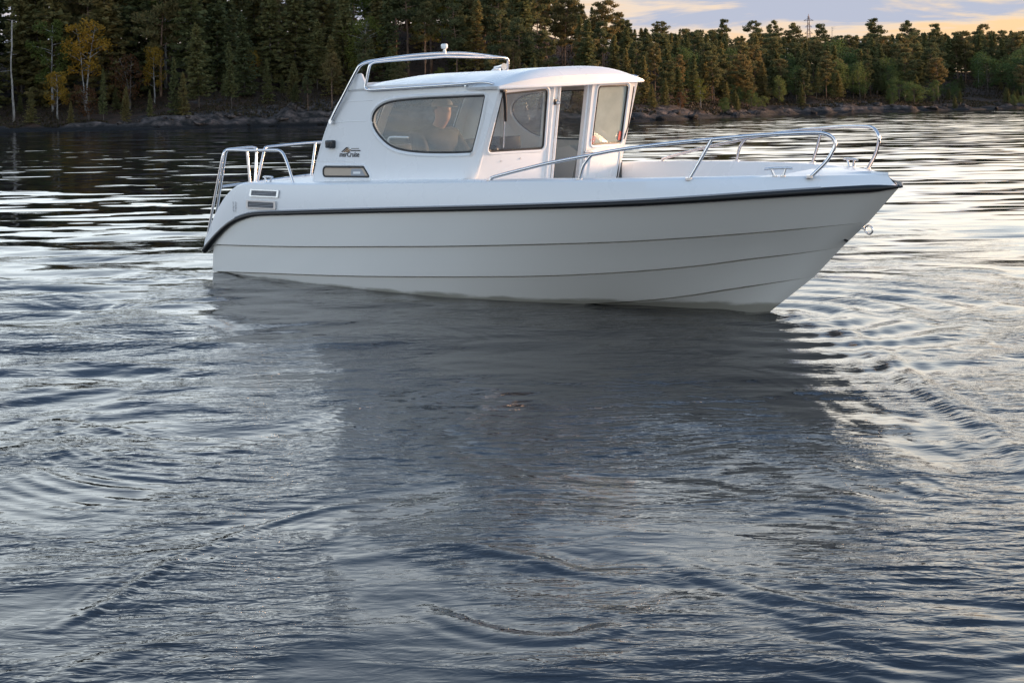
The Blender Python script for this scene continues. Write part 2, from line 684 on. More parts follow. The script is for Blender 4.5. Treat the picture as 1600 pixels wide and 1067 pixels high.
def vnoise(x, y, seed=0):
    """smooth value noise on a lattice, -1..1"""
    x, y = np.asarray(x, float), np.asarray(y, float)
    xi, yi = np.floor(x).astype(np.int64), np.floor(y).astype(np.int64)
    fx, fy = x - xi, y - yi
    u, v = fx * fx * fx * (fx * (fx * 6 - 15) + 10), fy * fy * fy * (fy * (fy * 6 - 15) + 10)

    def hsh(a, b):
        n = (a * 374761393 + b * 668265263 + seed * 1274126177) & 0xFFFFFFFF
        n = ((n ^ (n >> 13)) * 1274126177) & 0xFFFFFFFF
        n = n ^ (n >> 16)
        return (n & 0xFFFF) / 32767.5 - 1
    return (hsh(xi, yi) * (1 - u) + hsh(xi + 1, yi) * u) * (1 - v) + (hsh(xi, yi + 1) * (1 - u) + hsh(xi + 1, yi + 1) * u) * v


def fbm(x, y, seed=0, oct=4, gain=0.5, lac=2.03):
    s, a, t = 0, 1.0, 0
    for k in range(oct):
        s = s + a * vnoise(x * lac ** k + 17.3 * k, y * lac ** k - 9.1 * k, seed + k * 31)
        t += a
        a *= gain
    return s / t


def sstep(a, b, x):
    t = np.clip((x - a) / (b - a), 0, 1)
    return t * t * (3 - 2 * t)


# ------------------------------------------------------------------ lake
def seg_dist(X, Y, pts):
    """distance to a polyline, and the position along it (0..1)"""
    best = np.full(X.shape, 1e9)
    along = np.zeros(X.shape)
    P = np.array(smooth_path([(a, b, 0) for a, b in pts], 6))[:, :2]
    m = len(P) - 1
    for i in range(m):
        a, b = P[i], P[i + 1]
        d = b - a
        t = np.clip(((X - a[0]) * d[0] + (Y - a[1]) * d[1]) / (d @ d + 1e-12), 0, 1)
        q = np.hypot(X - a[0] - t * d[0], Y - a[1] - t * d[1])
        k = q < best
        best[k] = q[k]
        along[k] = (i + t[k]) / m
    return best, along


BOW = (2.04, 11.08)
STERN = (-2.95, 14.5)


def water_height(X, Y, R):
    rng = np.random.default_rng(5)
    h = np.zeros_like(X)
    cell = np.maximum(0.025, R * R / 1900.0)          # grid spacing at this range
    # lee of the hull: waves die down within a step of its side
    ax_, ay_, bx_, by_ = -2.0, 15.1, 1.6, 11.5
    tt = np.clip(((X - ax_) * (bx_ - ax_) + (Y - ay_) * (by_ - ay_)) / ((bx_ - ax_) ** 2 + (by_ - ay_) ** 2), 0, 1)
    hullside = 0.30 + 0.70 * sstep(1.1, 3.2, np.hypot(X - ax_ - tt * (bx_ - ax_), Y - ay_ - tt * (by_ - ay_)))
    # long low waves running across the lake, crests roughly parallel to the far shore
    calm = (0.35 + 0.65 * sstep(-0.25, 0.35, vnoise(X * 0.22 + 3, Y * 0.16, 4))) * (1 + 0.75 * sstep(-0.6, -3.0, X)) * (0.32 + 0.60 * sstep(5.5, 10.0, Y)) * hullside
    for k in range(44):
        lam = 0.20 * (2.6 / 0.20) ** ((k + rng.random()) / 44)
        th = math.pi / 2 + rng.normal(0, 0.36)
        amp = 0.0034 * lam ** 0.90 * rng.uniform(0.5, 1.1) * (1 - 0.45 * (lam > 1.2))
        ph = rng.random() * 6.28
        fade = 1 - sstep(0.16, 0.34, cell / lam)
        h += amp * fade * calm * np.sin(2 * math.pi / lam * (X * math.cos(th) + Y * math.sin(th)) + ph + 1.3 * vnoise(X * 0.3, Y * 0.3, 9 + k))
    # stern wash: long-crested waves fanning out behind the boat to the left
    dx, dy = X - STERN[0], Y - STERN[1]
    rr = np.hypot(dx, dy)
    fan = hullside * sstep(0.2, -2.0, dx + 0.15 * dy) * np.exp(-(rr / 9.0) ** 2) * (1 - sstep(0.14, 0.3, cell / 0.8))
    h += 0.015 * fan * np.sin(2 * math.pi * (dy * 0.92 - dx * 0.22) / 0.85 + 2.2 * vnoise(X * 0.35, Y * 0.35, 77))
    h += 0.010 * fan * np.sin(2 * math.pi * (dy * 0.8 + dx * 0.10) / 0.47 + 2.6 * vnoise(X * 0.5, Y * 0.5, 78))
    # bow rings
    rb = np.hypot(X - BOW[0], (Y - BOW[1]))
    rmask = np.exp(-rb / 1.7) * sstep(-0.9, 0.5, (X - BOW[0]) + 0.15 * (BOW[1] - Y))
    h += 0.020 * rmask * np.sin(2 * math.pi * rb / 0.42 + 1.2 * vnoise(X * 0.9, Y * 0.9, 21))
    # churn at the stern corner and under the stem
    for cx_, cy_, rr_ in ((STERN[0] - 0.35, STERN[1] - 0.25, 0.75), (BOW[0] + 0.1, BOW[1] - 0.1, 0.45)):
        h += 0.022 * np.exp(-(((X - cx_) ** 2 + (Y - cy_) ** 2) / rr_ ** 2)) * fbm(X * 4.0, Y * 5.0, 93, 3)
    # turbulent wash of the turn in the foreground: slow boils, smooth lenses and sharp edges between them
    wash = sstep(11.5, 7.0, Y) * sstep(3.4, 1.8, np.abs(X - 0.2))
    wx = X + 0.5 * vnoise(X * 0.7, Y * 0.7, 31)
    wy = Y + 0.5 * vnoise(X * 0.7 + 9, Y * 0.7, 32)
    boil = fbm(wx * 1.05, wy * 0.8, 41, 3)
    h += 0.019 * wash * boil
    rip = sstep(-0.15, 0.35, vnoise(wx * 0.9, wy * 0.7, 61))
    near = 1 - sstep(0.10, 0.3, cell / 0.22)
    h += 0.0075 * wash * (0.15 + rip) * near * fbm(wx * 3.2, wy * 6.5, 71, 3)
    h += 0.0016 * wash * (0.1 + rip) * near * np.sin(2 * math.pi * (wy + 0.25 * wx + 0.25 * boil) / 0.10)
    # drawn shear lines
    for pts, amp, w in (([(-1.47, 4.56), (-1.38, 4.76), (-1.27, 5.15), (-1.15, 5.44), (-0.98, 5.72), (-0.78, 5.94), (-0.55, 6.02)], 0.016, 0.032),
                        ([(2.05, 11.0), (2.3, 9.84), (2.27, 8.46), (2.3, 7.58), (2.31, 6.73), (2.2, 6.0)], 0.036, 0.10),
                        ([(-0.36, 4.77), (-0.1, 4.47), (0.17, 4.4), (0.52, 4.73)], 0.012, 0.05),
                        ([(-0.58, 5.26), (-0.31, 5.4), (0.02, 5.22), (0.26, 5.0)], 0.010, 0.045),
                        ([(0.5, 5.2), (0.77, 4.78), (1.06, 4.58), (1.5, 4.5)], 0.013, 0.05),
                        ([(-1.35, 4.1), (-1.2, 4.35), (-0.95, 4.5)], 0.012, 0.05)):
        d, al = seg_dist(X, Y, pts)
        taper = np.sin(math.pi * np.clip(al, 0.02, 0.98)) ** 0.6
        h += 0.6 * amp * taper * np.exp(-(d / w) ** 2) * (0.7 + 0.5 * vnoise(X * 3, Y * 3, 88))
        h += amp * 0.10 * taper * np.exp(-(d / (w * 4)) ** 2) * np.sin(2 * math.pi * d / (w * 1.7))
    return h * (1 - sstep(34, 60, R))


def build_water():
    angs = np.concatenate([np.linspace(-180, -40, 30, endpoint=False), np.linspace(-40, -24, 80, endpoint=False),
                           np.linspace(-24, 24, 680, endpoint=False), np.linspace(24, 40, 80, endpoint=False), np.linspace(40, 180, 30, endpoint=False)])
    rs = [0.5, 1.5, 2.5, 3.1]
    r = 3.3
    while r < 130:
        rs.append(r)
        r += max(0.024, min(4.0, r * r / 1900.0))
    rs += [145, 165, 190, 230, 300, 420, 700, 1300, 2600, 6000]
    rs = np.array(rs)
    A, Rr = np.meshgrid(np.radians(angs), rs)
    X, Y = Rr * np.sin(A), Rr * np.cos(A)
    Z = water_height(X, Y, Rr)
    n, m = Rr.shape
    V = np.stack([X, Y, Z], -1).reshape(-1, 3)
    V = np.vstack([V, [[0, 0, 0]]])
    i, j = np.meshgrid(np.arange(n - 1), np.arange(m), indexing='ij')
    j2 = (j + 1) % m
    Q = np.stack([i * m + j, i * m + j2, (i + 1) * m + j2, (i + 1) * m + j], -1).reshape(-1, 4)[:, ::-1]
    T = np.stack([np.full(m, n * m), (np.arange(m) + 1) % m, np.arange(m)], -1)
    me = bpy.data.meshes.new('water')
    me.vertices.add(len(V))
    me.vertices.foreach_set('co', V.ravel())
    me.loops.add(Q.size + T.size)
    me.loops.foreach_set('vertex_index', np.concatenate([Q.ravel(), T.ravel()]))
    me.polygons.add(len(Q) + len(T))
    st = np.concatenate([np.arange(len(Q)) * 4, len(Q) * 4 + np.arange(len(T)) * 3])
    me.polygons.foreach_set('loop_start', st)
    me.update(calc_edges=True)
    me.polygons.foreach_set('use_smooth', [True] * len(me.polygons))
    o = bpy.data.objects.new('water', me)
    COL.objects.link(o)
    tag(o, 'dark rippled lake water all round the boat', 'water', kind='structure')

    m, N, L, b = new_mat('lake_water')
    set_in(b, Base_Color=(0.005, 0.009, 0.015), Roughness=0.035, IOR=1.333)
    geo = N.new('ShaderNodeNewGeometry')

    def vmath(op, a, b=None, s=None):
        n = N.new('ShaderNodeVectorMath')
        n.operation = op
        for k, v in enumerate((a, b)):
            if v is None:
                continue
            if isinstance(v, tuple):
                n.inputs[k].default_value = v
            else:
                L.new(v, n.inputs[k])
        if s is not None:
            if isinstance(s, (int, float)):
                n.inputs['Scale'].default_value = s
            else:
                L.new(s, n.inputs['Scale'])
        return n.outputs['Value'] if op in ('LENGTH', 'DOT_PRODUCT') else n.outputs[0]

    def mapped(sx, sy):
        mp = N.new('ShaderNodeMapping')
        mp.inputs['Scale'].default_value = (sx, sy, 1)
        L.new(geo.outputs['Position'], mp.inputs[0])
        return mp.outputs[0]

    def noise(vec, scale, detail=2, rough=0.5, dist=0.0):
        n = N.new('ShaderNodeTexNoise')
        n.inputs['Scale'].default_value = scale
        n.inputs['Detail'].default_value = detail
        n.inputs['Roughness'].default_value = rough
        n.inputs['Distortion'].default_value = dist
        L.new(vec, n.inputs['Vector'])
        return n

    def mrange(v, a, b, c, d):
        n = N.new('ShaderNodeMapRange')
        n.interpolation_type = 'SMOOTHSTEP'
        L.new(v, n.inputs['Value'])
        for k, q in zip(('From Min', 'From Max', 'To Min', 'To Max'), (a, b, c, d)):
            n.inputs[k].default_value = q
        return n.outputs[0]

    def fm(op, a, b):
        n = N.new('ShaderNodeMath')
        n.operation = op
        for k, v in enumerate((a, b)):
            if isinstance(v, (int, float)):
                n.inputs[k].default_value = v
            else:
                L.new(v, n.inputs[k])
        return n.outputs[0]

    rng_ = vmath('LENGTH', geo.outputs['Position'])
    gust = mrange(noise(mapped(0.75, 0.62), 1.0, 3, 0.5, 1.3).outputs[0], 0.39, 0.61, 0.20, 1.0)
    # ripples: bump near, where single crests are seen
    r1 = noise(mapped(2.4, 6.5), 1.0, 3, 0.5, 0.8).outputs[0]
    r2 = noise(mapped(7.0, 18.0), 1.0, 3, 0.55, 0.6).outputs[0]
    sepw = N.new('ShaderNodeSeparateXYZ')
    L.new(geo.outputs['Position'], sepw.inputs[0])
    left = mrange(sepw.outputs['X'], -3.2, -0.4, 0.019, 0.016)
    hgt = fm('MULTIPLY', fm('ADD', fm('MULTIPLY', r1, left), fm('MULTIPLY', r2, 0.0085)), gust)
    bp = N.new('ShaderNodeBump')
    bp.inputs['Strength'].default_value = 1.0
    bp.inputs['Distance'].default_value = 1.0
    if 'Filter Width' in bp.inputs:
        bp.inputs['Filter Width'].default_value = 0.1
    near = mrange(rng_, 10, 22, 1.0, 0.0)
    L.new(fm('MULTIPLY', hgt, near), bp.inputs['Height'])
    # far waves: slopes themselves, since their crests are finer than a pixel is deep
    c0 = noise(mapped(0.16, 0.34), 1.0, 2, 0.5).outputs['Color']
    c1 = noise(mapped(0.55, 1.6), 1.0, 2, 0.5).outputs['Color']
    c2 = noise(mapped(1.8, 4.0), 1.0, 1, 0.5).outputs['Color']
    half = (0.5, 0.5, 0.5)
    sl = vmath('ADD', vmath('SCALE', vmath('SUBTRACT', c1, half), s=0.30), vmath('SCALE', vmath('SUBTRACT', c2, half), s=0.035))
    sl = vmath('ADD', sl, vmath('SCALE', vmath('SUBTRACT', c0, half), s=0.11))
    sl = vmath('MULTIPLY', sl, (0.6, 1.0, 0.0))
    # open water either side of the boat's lee carries its own short chop from nearer in
    away = mrange(fm('ABSOLUTE', fm('SUBTRACT', sepw.outputs['X'], 0.1), 0.0), 1.5, 3.0, 0.0, 1.0)
    far = fm('MAXIMUM', mrange(rng_, 14, 22, 0.0, 1.0), fm('MULTIPLY', away, mrange(rng_, 8.5, 15, 0.0, 1.0)))
    c3 = noise(mapped(0.9, 2.7), 1.0, 2, 0.5, 0.4).outputs['Color']
    s3 = vmath('MULTIPLY', vmath('SCALE', vmath('SUBTRACT', c3, half), s=0.20), (0.5, 1.0, 0.0))
    s3 = vmath('SCALE', s3, s=fm('MULTIPLY', away, fm('MULTIPLY', mrange(rng_, 5.5, 9, 0.0, 1.0), mrange(rng_, 18, 30, 1.0, 0.0))))
    sl = vmath('SCALE', vmath('ADD', sl, (0.0, -0.018, 0.0)), s=far)
    sl = vmath('ADD', sl, s3)
    nrm = vmath('NORMALIZE', vmath('ADD', bp.outputs[0], sl))
    L.new(nrm, b.inputs['Normal'])
    me.materials.append(m)
    return o


build_water()

# ------------------------------------------------------------------ far bank
SHX = [-140, -90, -46.1, -38.3, -34.9, -27.5, -22.1, -15, -3, 8.9, 16.3, 23.8, 36.1, 55.6, 71, 110, 160]
SHY = [104, 108, 110.6, 110.3, 111.0, 110.2, 113, 116, 114.6, 112.6, 121.9, 136.4, 147.5, 159.7, 169.9, 195, 228]
shore_y = pchip(SHX, SHY)
hill_h = pchip([-140, -40, -10, 5, 14, 24, 40, 60, 160], [7.5, 7.5, 7.5, 7.0, 5.4, 4.4, 4.2, 4.2, 4.2])
bank_h = pchip([-140, -45, -38, -30, -24, -12, 0, 6, 12, 20, 28, 32, 38, 46, 55, 64, 160],
               [1.2, 1.0, 0.9, 1.3, 2.2, 2.7, 2.4, 1.5, 1.7, 1.0, 1.3, 2.0, 1.4, 0.9, 1.1, 0.8, 0.8])


def ground_z(X, Y):
    X, Y = np.asarray(X, float), np.asarray(Y, float)
    s = Y - shore_y(X) + 0.9 * vnoise(X * 0.35, X * 0 + 2.2, 3) + 0.5 * vnoise(X * 0.9, X * 0 + 7.2, 5)
    up = np.clip(s, 0, None)
    z = np.interp(X, [-24, -18, 2, 6], [0.72, 1.0, 1.0, 0.72]) * bank_h(X) * (1 - np.exp(-up / 4.5)) + hill_h(X) * sstep(3, 46, up)
    z = z + np.where(s < 0, s * 0.5, 0)
    rk = np.exp(-np.clip(s - 3, 0, None) / 4.0) * sstep(-1.2, 1.0, s)
    lump = 0.42 * np.abs(fbm(X * 0.30, Y * 0.45, 13, 4)) + 0.16 * fbm(X * 1.1, Y * 1.4, 14, 3)
    z = z + rk * lump * 1.3 + (1 - rk) * 0.35 * fbm(X * 0.2, Y * 0.2, 15, 3)
    # ledges in the bedrock
    led = z * 2.2 + 0.5 * vnoise(X * 0.25, Y * 0.25, 19)
    z = z + rk * 0.16 * (np.floor(led) + sstep(0.55, 1.0, led - np.floor(led)) - led)
    return z, s


def build_ground():
    xs = np.concatenate([np.linspace(-140, -52, 60, endpoint=False), np.arange(-52, 75, 0.3), np.linspace(75, 160, 60)])
    ss = np.concatenate([[-14, -6, -3], np.arange(-1.8, 13, 0.3), np.arange(13, 60, 1.2), np.linspace(62, 190, 22)])
    S, X = np.meshgrid(ss, xs, indexing='ij')
    Y = shore_y(X) + S
    Z, s2 = ground_z(X, Y)
    n, m = X.shape
    V = np.stack([X, Y, Z], -1).reshape(-1, 3)
    i, j = np.meshgrid(np.arange(n - 1), np.arange(m - 1), indexing='ij')
    Q = np.stack([i * m + j, i * m + j + 1, (i + 1) * m + j + 1, (i + 1) * m + j], -1).reshape(-1, 4)
    me = bpy.data.meshes.new('ground')
    me.vertices.add(len(V))
    me.vertices.foreach_set('co', V.ravel())
    me.loops.add(Q.size)
    me.loops.foreach_set('vertex_index', Q.ravel())
    me.polygons.add(len(Q))
    me.polygons.foreach_set('loop_start', np.arange(len(Q)) * 4)
    me.update(calc_edges=True)
    at = me.attributes.new('rockiness', 'FLOAT', 'POINT')
    patch = 0.22 * vnoise(X * 0.12, Y * 0.12, 25)
    slab = np.interp(X, [-60, -34, -28, -12, 5, 9, 14, 17, 26, 29, 39, 42, 50, 55, 60, 70], [-.45, -.45, .15, .1, .1, .1, .05, -.35, -.35, .15, .1, -.35, -.35, .0, -.3, -.3])
    patch = patch + slab
    at.data.foreach_set('value', (np.exp(-np.clip(s2 - 1.4, 0, None) / 3.6) * 0.95 + patch).ravel())
    me.polygons.foreach_set('use_smooth', [True] * len(me.polygons))
    me.materials.append(MATS['bank_ground'])
    o = bpy.data.objects.new('ground', me)
    COL.objects.link(o)
    tag(o, 'rocky lake shore rising to a reddish brown forest floor', 'ground', kind='structure')


build_ground()


def px_to_world(u, d):
    """where a column of the view meets a given distance (used to lay the bank's trees out along it)"""
    return (u - 800) / 2300 * d


# ------------------------------------------------------------------ trees
def leaf_mesh(name, C, D, S, W, mat, rng, curl=0.25):
    """many small diamonds: centre C, long axis D, length S, width W"""
    n = len(C)
    D = D / (np.linalg.norm(D, axis=1)[:, None] + 1e-9)
    rv = rng.normal(size=(n, 3))
    B = np.cross(D, rv)
    B /= np.linalg.norm(B, axis=1)[:, None] + 1e-9
    Nn = np.cross(D, B)
    S, W = S[:, None], W[:, None]
    v0, v2 = C - D * S * 0.5, C + D * S * 0.5
    v1, v3 = C + B * W * 0.5 + Nn * S * curl * 0.3, C - B * W * 0.5 + Nn * S * curl * 0.3
    V = np.stack([v0, v1, v2, v3], 1).reshape(-1, 3)
    me = bpy.data.meshes.new(name)
    me.vertices.add(len(V))
    me.vertices.foreach_set('co', V.ravel())
    me.loops.add(4 * n)
    me.loops.foreach_set('vertex_index', np.arange(4 * n))
    me.polygons.add(n)
    me.polygons.foreach_set('loop_start', np.arange(n) * 4)
    me.update(calc_edges=True)
    me.materials.append(MATS[mat])
    return me


def wood_mesh(name, paths, mat):
    V, F = [], []
    for p, r in paths:
        v, f = tube_geo(p, r, 6, base=len(V))
        V += v
        F += f
    me = bpy.data.meshes.new(name)
    me.from_pydata([tuple(v) for v in V], [], F)
    me.polygons.foreach_set('use_smooth', [True] * len(me.polygons))
    me.materials.append(MATS[mat])
    return me


def trunk_path(H, lean, rng, n=7, r0=0.11, top=1.0):
    a = rng.uniform(0, 6.28)
    P, R = [], []
    wob = rng.normal(0, 0.03 * H / 7, size=(n, 2)).cumsum(0)
    for k in range(n):
        t = k / (n - 1) * top
        P.append((lean * t * t * math.cos(a) + wob[k, 0] * (k > 0), lean * t * t * math.sin(a) + wob[k, 1] * (k > 0), H * t))
        R.append(max(0.012, r0 * (1 - 0.9 * t)))
    P[0] = (P[0][0], P[0][1], -0.4)
    return P, R


def path_at(P, t):
    t = np.clip(t, 0, 1) * (len(P) - 1)
    i = min(int(t), len(P) - 2)
    f = t - i
    return np.array(P[i]) * (1 - f) + np.array(P[i + 1]) * f


def make_spruce(seed, H=7.0, rmax=1.25, low=0.1, thin=1.0):
    rng = np.random.default_rng(seed)
    P, R = trunk_path(H, rng.uniform(0, 0.2), rng, r0=0.085)
    C, D, S, W = [], [], [], []
    limbs = [(P, R)]
    z = low * H
    while z < H * 0.985:
        t = z / H
        rad_ = rmax * (1 - t) ** 0.78 * rng.uniform(0.7, 1.12) + 0.10
        nb = max(4, int(rng.integers(6, 10) * thin))
        a0 = rng.uniform(0, 6.28)
        o = path_at(P, t)
        for k in range(nb):
            if rng.random() < 0.10:
                continue
            a = a0 + 6.283 * k / nb + rng.normal(0, 0.25)
            L_ = rad_ * rng.uniform(0.65, 1.12)
            droop = rng.uniform(0.12, 0.40) * (1 - 0.9 * t)
            dr = np.array([math.cos(a), math.sin(a), 0])
            side = np.array([-math.sin(a), math.cos(a), 0])
            n = max(3, int(L_ / 0.12))
            for q in range(n):
                f = (q + 0.6) / n
                p = o + dr * L_ * f + np.array([0, 0, (-droop * f + 0.16 * f * f * f + 0.10 * (t > 0.85)) * L_ * 1.5])
                wd = 0.34 * (1 - f * 0.55) * min(1, L_)
                for sg in (-1, 1):
                    C.append(p + side * sg * wd * 0.35 + rng.normal(0, 0.03, 3))
                    D.append(dr * 0.75 + side * sg * rng.uniform(0.4, 1.0) + np.array([0, 0, rng.uniform(-0.45, 0.12)]))
                    S.append(rng.uniform(0.24, 0.42) * (0.65 + 0.35 * min(1, L_)))
                    W.append(rng.uniform(0.12, 0.22))
            if L_ > 0.5 and rng.random() < 0.5:
                limbs.append(([tuple(o), tuple(o + dr * L_ * 0.8 + np.array([0, 0, -droop * L_ * 0.8]))], [0.02, 0.008]))
        z += rng.uniform(0.15, 0.26) * (0.55 + 0.75 * (1 - t))
    C.append(path_at(P, 1.0)), D.append(np.array([0, 0, 1.0])), S.append(0.5), W.append(0.08)
    return (wood_mesh('trunk', limbs, 'spruce_bark'), leaf_mesh('crown', np.array(C), np.array(D), np.array(S), np.array(W), 'spruce_needles', rng))


def make_pine(seed, H=7.5, base=0.45, spread=1.25, n_limb=17, mat='pine_needles'):
    rng = np.random.default_rng(seed)
    P, R = trunk_path(H, rng.uniform(0.1, 0.5), rng, n=8, r0=0.10, top=0.97)
    limbs = [(P, R)]
    C, D, S, W = [], [], [], []

    def clump(c, r, n):
        d = rng.normal(size=(n, 3))
        d /= np.linalg.norm(d, axis=1)[:, None]
        q = d * (rng.random(n) ** 0.4)[:, None] * np.array([r, r, r * 0.62])
        for k in range(n):
            C.append(c + q[k])
            D.append(d[k] * 0.8 + np.array([0, 0, 0.45]) + rng.normal(0, 0.3, 3))
            S.append(rng.uniform(0.20, 0.38))
            W.append(rng.uniform(0.08, 0.15))
    for k in range(n_limb):
        t = base + (0.97 - base) * (k + rng.random() * 0.8) / n_limb
        o = path_at(P, t / 0.97)
        shape = math.sin(math.pi * min(1, (t - base) / (1 - base) * 0.75 + 0.22)) ** 0.7
        L_ = spread * shape * rng.uniform(0.55, 1.15)
        a = k * 2.4 + rng.normal(0, 0.5)
        e = o + np.array([math.cos(a) * L_, math.sin(a) * L_, L_ * rng.uniform(-0.05, 0.35)])
        limbs.append(([tuple(o), tuple((o + e) / 2 + rng.normal(0, 0.05, 3)), tuple(e)], [0.035, 0.022, 0.010]))
        for f in (1.0, 0.62):
            if f < 1 and L_ < 0.7:
                continue
            clump(o + (e - o) * f + np.array([rng.normal(0, .1), rng.normal(0, .1), 0.08]), rng.uniform(0.34, 0.60) * (0.7 + 0.3 * shape), int(rng.integers(60, 95)))
    clump(path_at(P, 1.0), 0.42, 90)
    # dead stubs on the bare stem
    for k in range(5):
        t = rng.uniform(0.15, base)
        o = path_at(P, t)
        a = rng.uniform(0, 6.28)
        limbs.append(([tuple(o), tuple(o + np.array([math.cos(a), math.sin(a), rng.uniform(-0.3, 0.3)]) * rng.uniform(0.25, 0.6))], [0.014, 0.005]))
    return (wood_mesh('trunk', limbs, 'pine_bark'), leaf_mesh('crown', np.array(C), np.array(D), np.array(S), np.array(W), mat, rng))


def make_broadleaf(seed, H=5.5, spread=1.3, base=0.35, mat='gold_leaves', stems=1, n=1900, leaf=0.15, barkm='birch_bark', tall=1.0):
    rng = np.random.default_rng(seed)
    limbs = []
    C, D, S, W = [], [], [], []
    per = n // stems
    for s in range(stems):
        P, R = trunk_path(H * rng.uniform(0.8, 1.0), rng.uniform(0.3, 0.9) if stems > 1 else 0.2, rng, n=7, r0=0.065 / math.sqrt(stems) + 0.02)
        limbs.append((P, R))
        nb = 15
        for k in range(nb):
            t = base + (1.0 - base) * (k + rng.random()) / nb
            o = path_at(P, t)
            shape = math.sin(math.pi * min(1, 0.12 + 0.86 * (t - base) / (1 - base))) ** 0.6
            a = k * 2.4 + rng.normal(0, 0.5)
            L_ = spread * shape * rng.uniform(0.4, 1.0)
            e = o + np.array([math.cos(a) * L_, math.sin(a) * L_, L_ * rng.uniform(0.1, 0.7) * tall])
            limbs.append(([tuple(o), tuple(e)], [0.02, 0.006]))
            m = per // nb
            r = rng.uniform(0.32, 0.6) * (0.6 + 0.4 * shape) * spread / 1.2
            d = rng.normal(size=(m, 3))
            d /= np.linalg.norm(d, axis=1)[:, None]
            cc = e + d * (rng.random(m) ** 0.45)[:, None] * np.array([r, r, r * 0.85 * tall])
            for q in range(m):
                C.append(cc[q])
                D.append(rng.normal(size=3) + np.array([0, 0, -0.6]))
                S.append(leaf * rng.uniform(0.7, 1.3))
                W.append(leaf * rng.uniform(0.45, 0.8))
    return (wood_mesh('trunk', limbs, barkm), leaf_mesh('crown', np.array(C), np.array(D), np.array(S), np.array(W), mat, rng))


def make_snag(seed, H=6.0):
    rng = np.random.default_rng(seed)
    P, R = trunk_path(H, 0.15, rng, n=9, r0=0.085)
    R = [max(r, 0.045) for r in R]
    limbs = [(P, R)]
    for k in range(9):
        o = path_at(P, rng.uniform(0.35, 1.0))
        a = rng.uniform(0, 6.28)
        e = o + np.array([math.cos(a), math.sin(a), rng.uniform(-0.2, 0.35)]) * rng.uniform(0.25, 0.8)
        limbs.append(([tuple(o), tuple(e)], [0.018, 0.006]))
    return (wood_mesh('trunk', limbs, 'dead_bark'), None)


PROTO = {
    'spruce': [make_spruce(101 + k, 7.0, rm, lo, th) for k, (rm, lo, th) in enumerate([(1.6, .08, 1), (1.4, .12, 1), (1.85, .18, .95), (1.5, .06, 1.1), (1.3, .22, .9)])],
    'pine': [make_pine(201 + k, 7.5, ba, sp, nl) for k, (ba, sp, nl) in enumerate([(.40, 1.4, 24), (.50, 1.2, 20), (.32, 1.5, 26), (.52, 1.35, 18), (.24, 1.25, 26)])],
    'gold': [make_broadleaf(301, 5.5, 1.25, .42, 'gold_leaves', 2, 2000), make_broadleaf(302, 4.2, 1.3, .30, 'gold_leaves', 1, 1500)],
    'ygreen': [make_broadleaf(311, 5.5, 1.2, .35, 'yellowgreen_leaves', 1, 1800), make_broadleaf(312, 4.5, 1.3, .25, 'yellowgreen_leaves', 2, 1800)],
    'green': [make_broadleaf(321, 6.0, 1.9, .18, 'green_leaves', 2, 3200, 0.17, 'spruce_bark'), make_broadleaf(322, 5.2, 1.6, .12, 'green_leaves', 3, 3000, 0.17, 'spruce_bark')],
    'russet': [make_broadleaf(331, 2.6, 0.9, .15, 'russet_leaves', 2, 800, 0.13, 'spruce_bark')],
    'snag': [make_snag(341, 6.0)],
}
PROTO_H = {'spruce': 7.0, 'pine': 7.5, 'gold': 5.5, 'ygreen': 5.5, 'green': 6.0, 'russet': 2.6, 'snag': 6.0}
NAME = {'spruce': 'spruce_tree', 'pine': 'pine_tree', 'gold': 'birch_tree', 'ygreen': 'birch_tree', 'green': 'alder_tree', 'russet': 'rowan_bush', 'snag': 'dead_tree'}
CAT = {'spruce': 'spruce', 'pine': 'pine', 'gold': 'birch', 'ygreen': 'birch', 'green': 'alder', 'russet': 'bush', 'snag': 'dead tree'}


def plant(kind, var, X, Y, height, label, group=None, wide=1.0, rot=None):
    tm, cm = PROTO[kind][var % len(PROTO[kind])]
    z, _ = ground_z(X, Y)
    e = empty(NAME[kind])
    e.location = (X, Y, float(z) - 0.03)
    k = height / PROTO_H[kind]
    e.scale = (k * wide, k * wide, k)
    e.rotation_euler = (0, 0, random.uniform(0, 6.28) if rot is None else rot)
    for nm, me in (('trunk', tm), ('crown', cm)):
        if me:
            o = bpy.data.objects.new(nm, me)
            COL.objects.link(o)
            o.parent = e
    tag(e, label, CAT[kind], group)
    return e


def horizon(u):
    return 159.5 - (u - 800) * 0.01623


def plant_px(kind, var, u, vtop, s, label, wide=1.0, group=None, **kw):
    """a tree on column u of the bank, s metres inland, grown to the height it has there"""
    d = 115.0
    for _ in range(6):
        X = px_to_world(u, d)
        d = float(shore_y(X)) + s
    ztop = (horizon(u) - vtop) / 2300 * d + CAM_H
    z, _ = ground_z(X, d)
    return plant(kind, var, X, d, max(0.8, ztop - float(z)), label, group, wide, **kw)


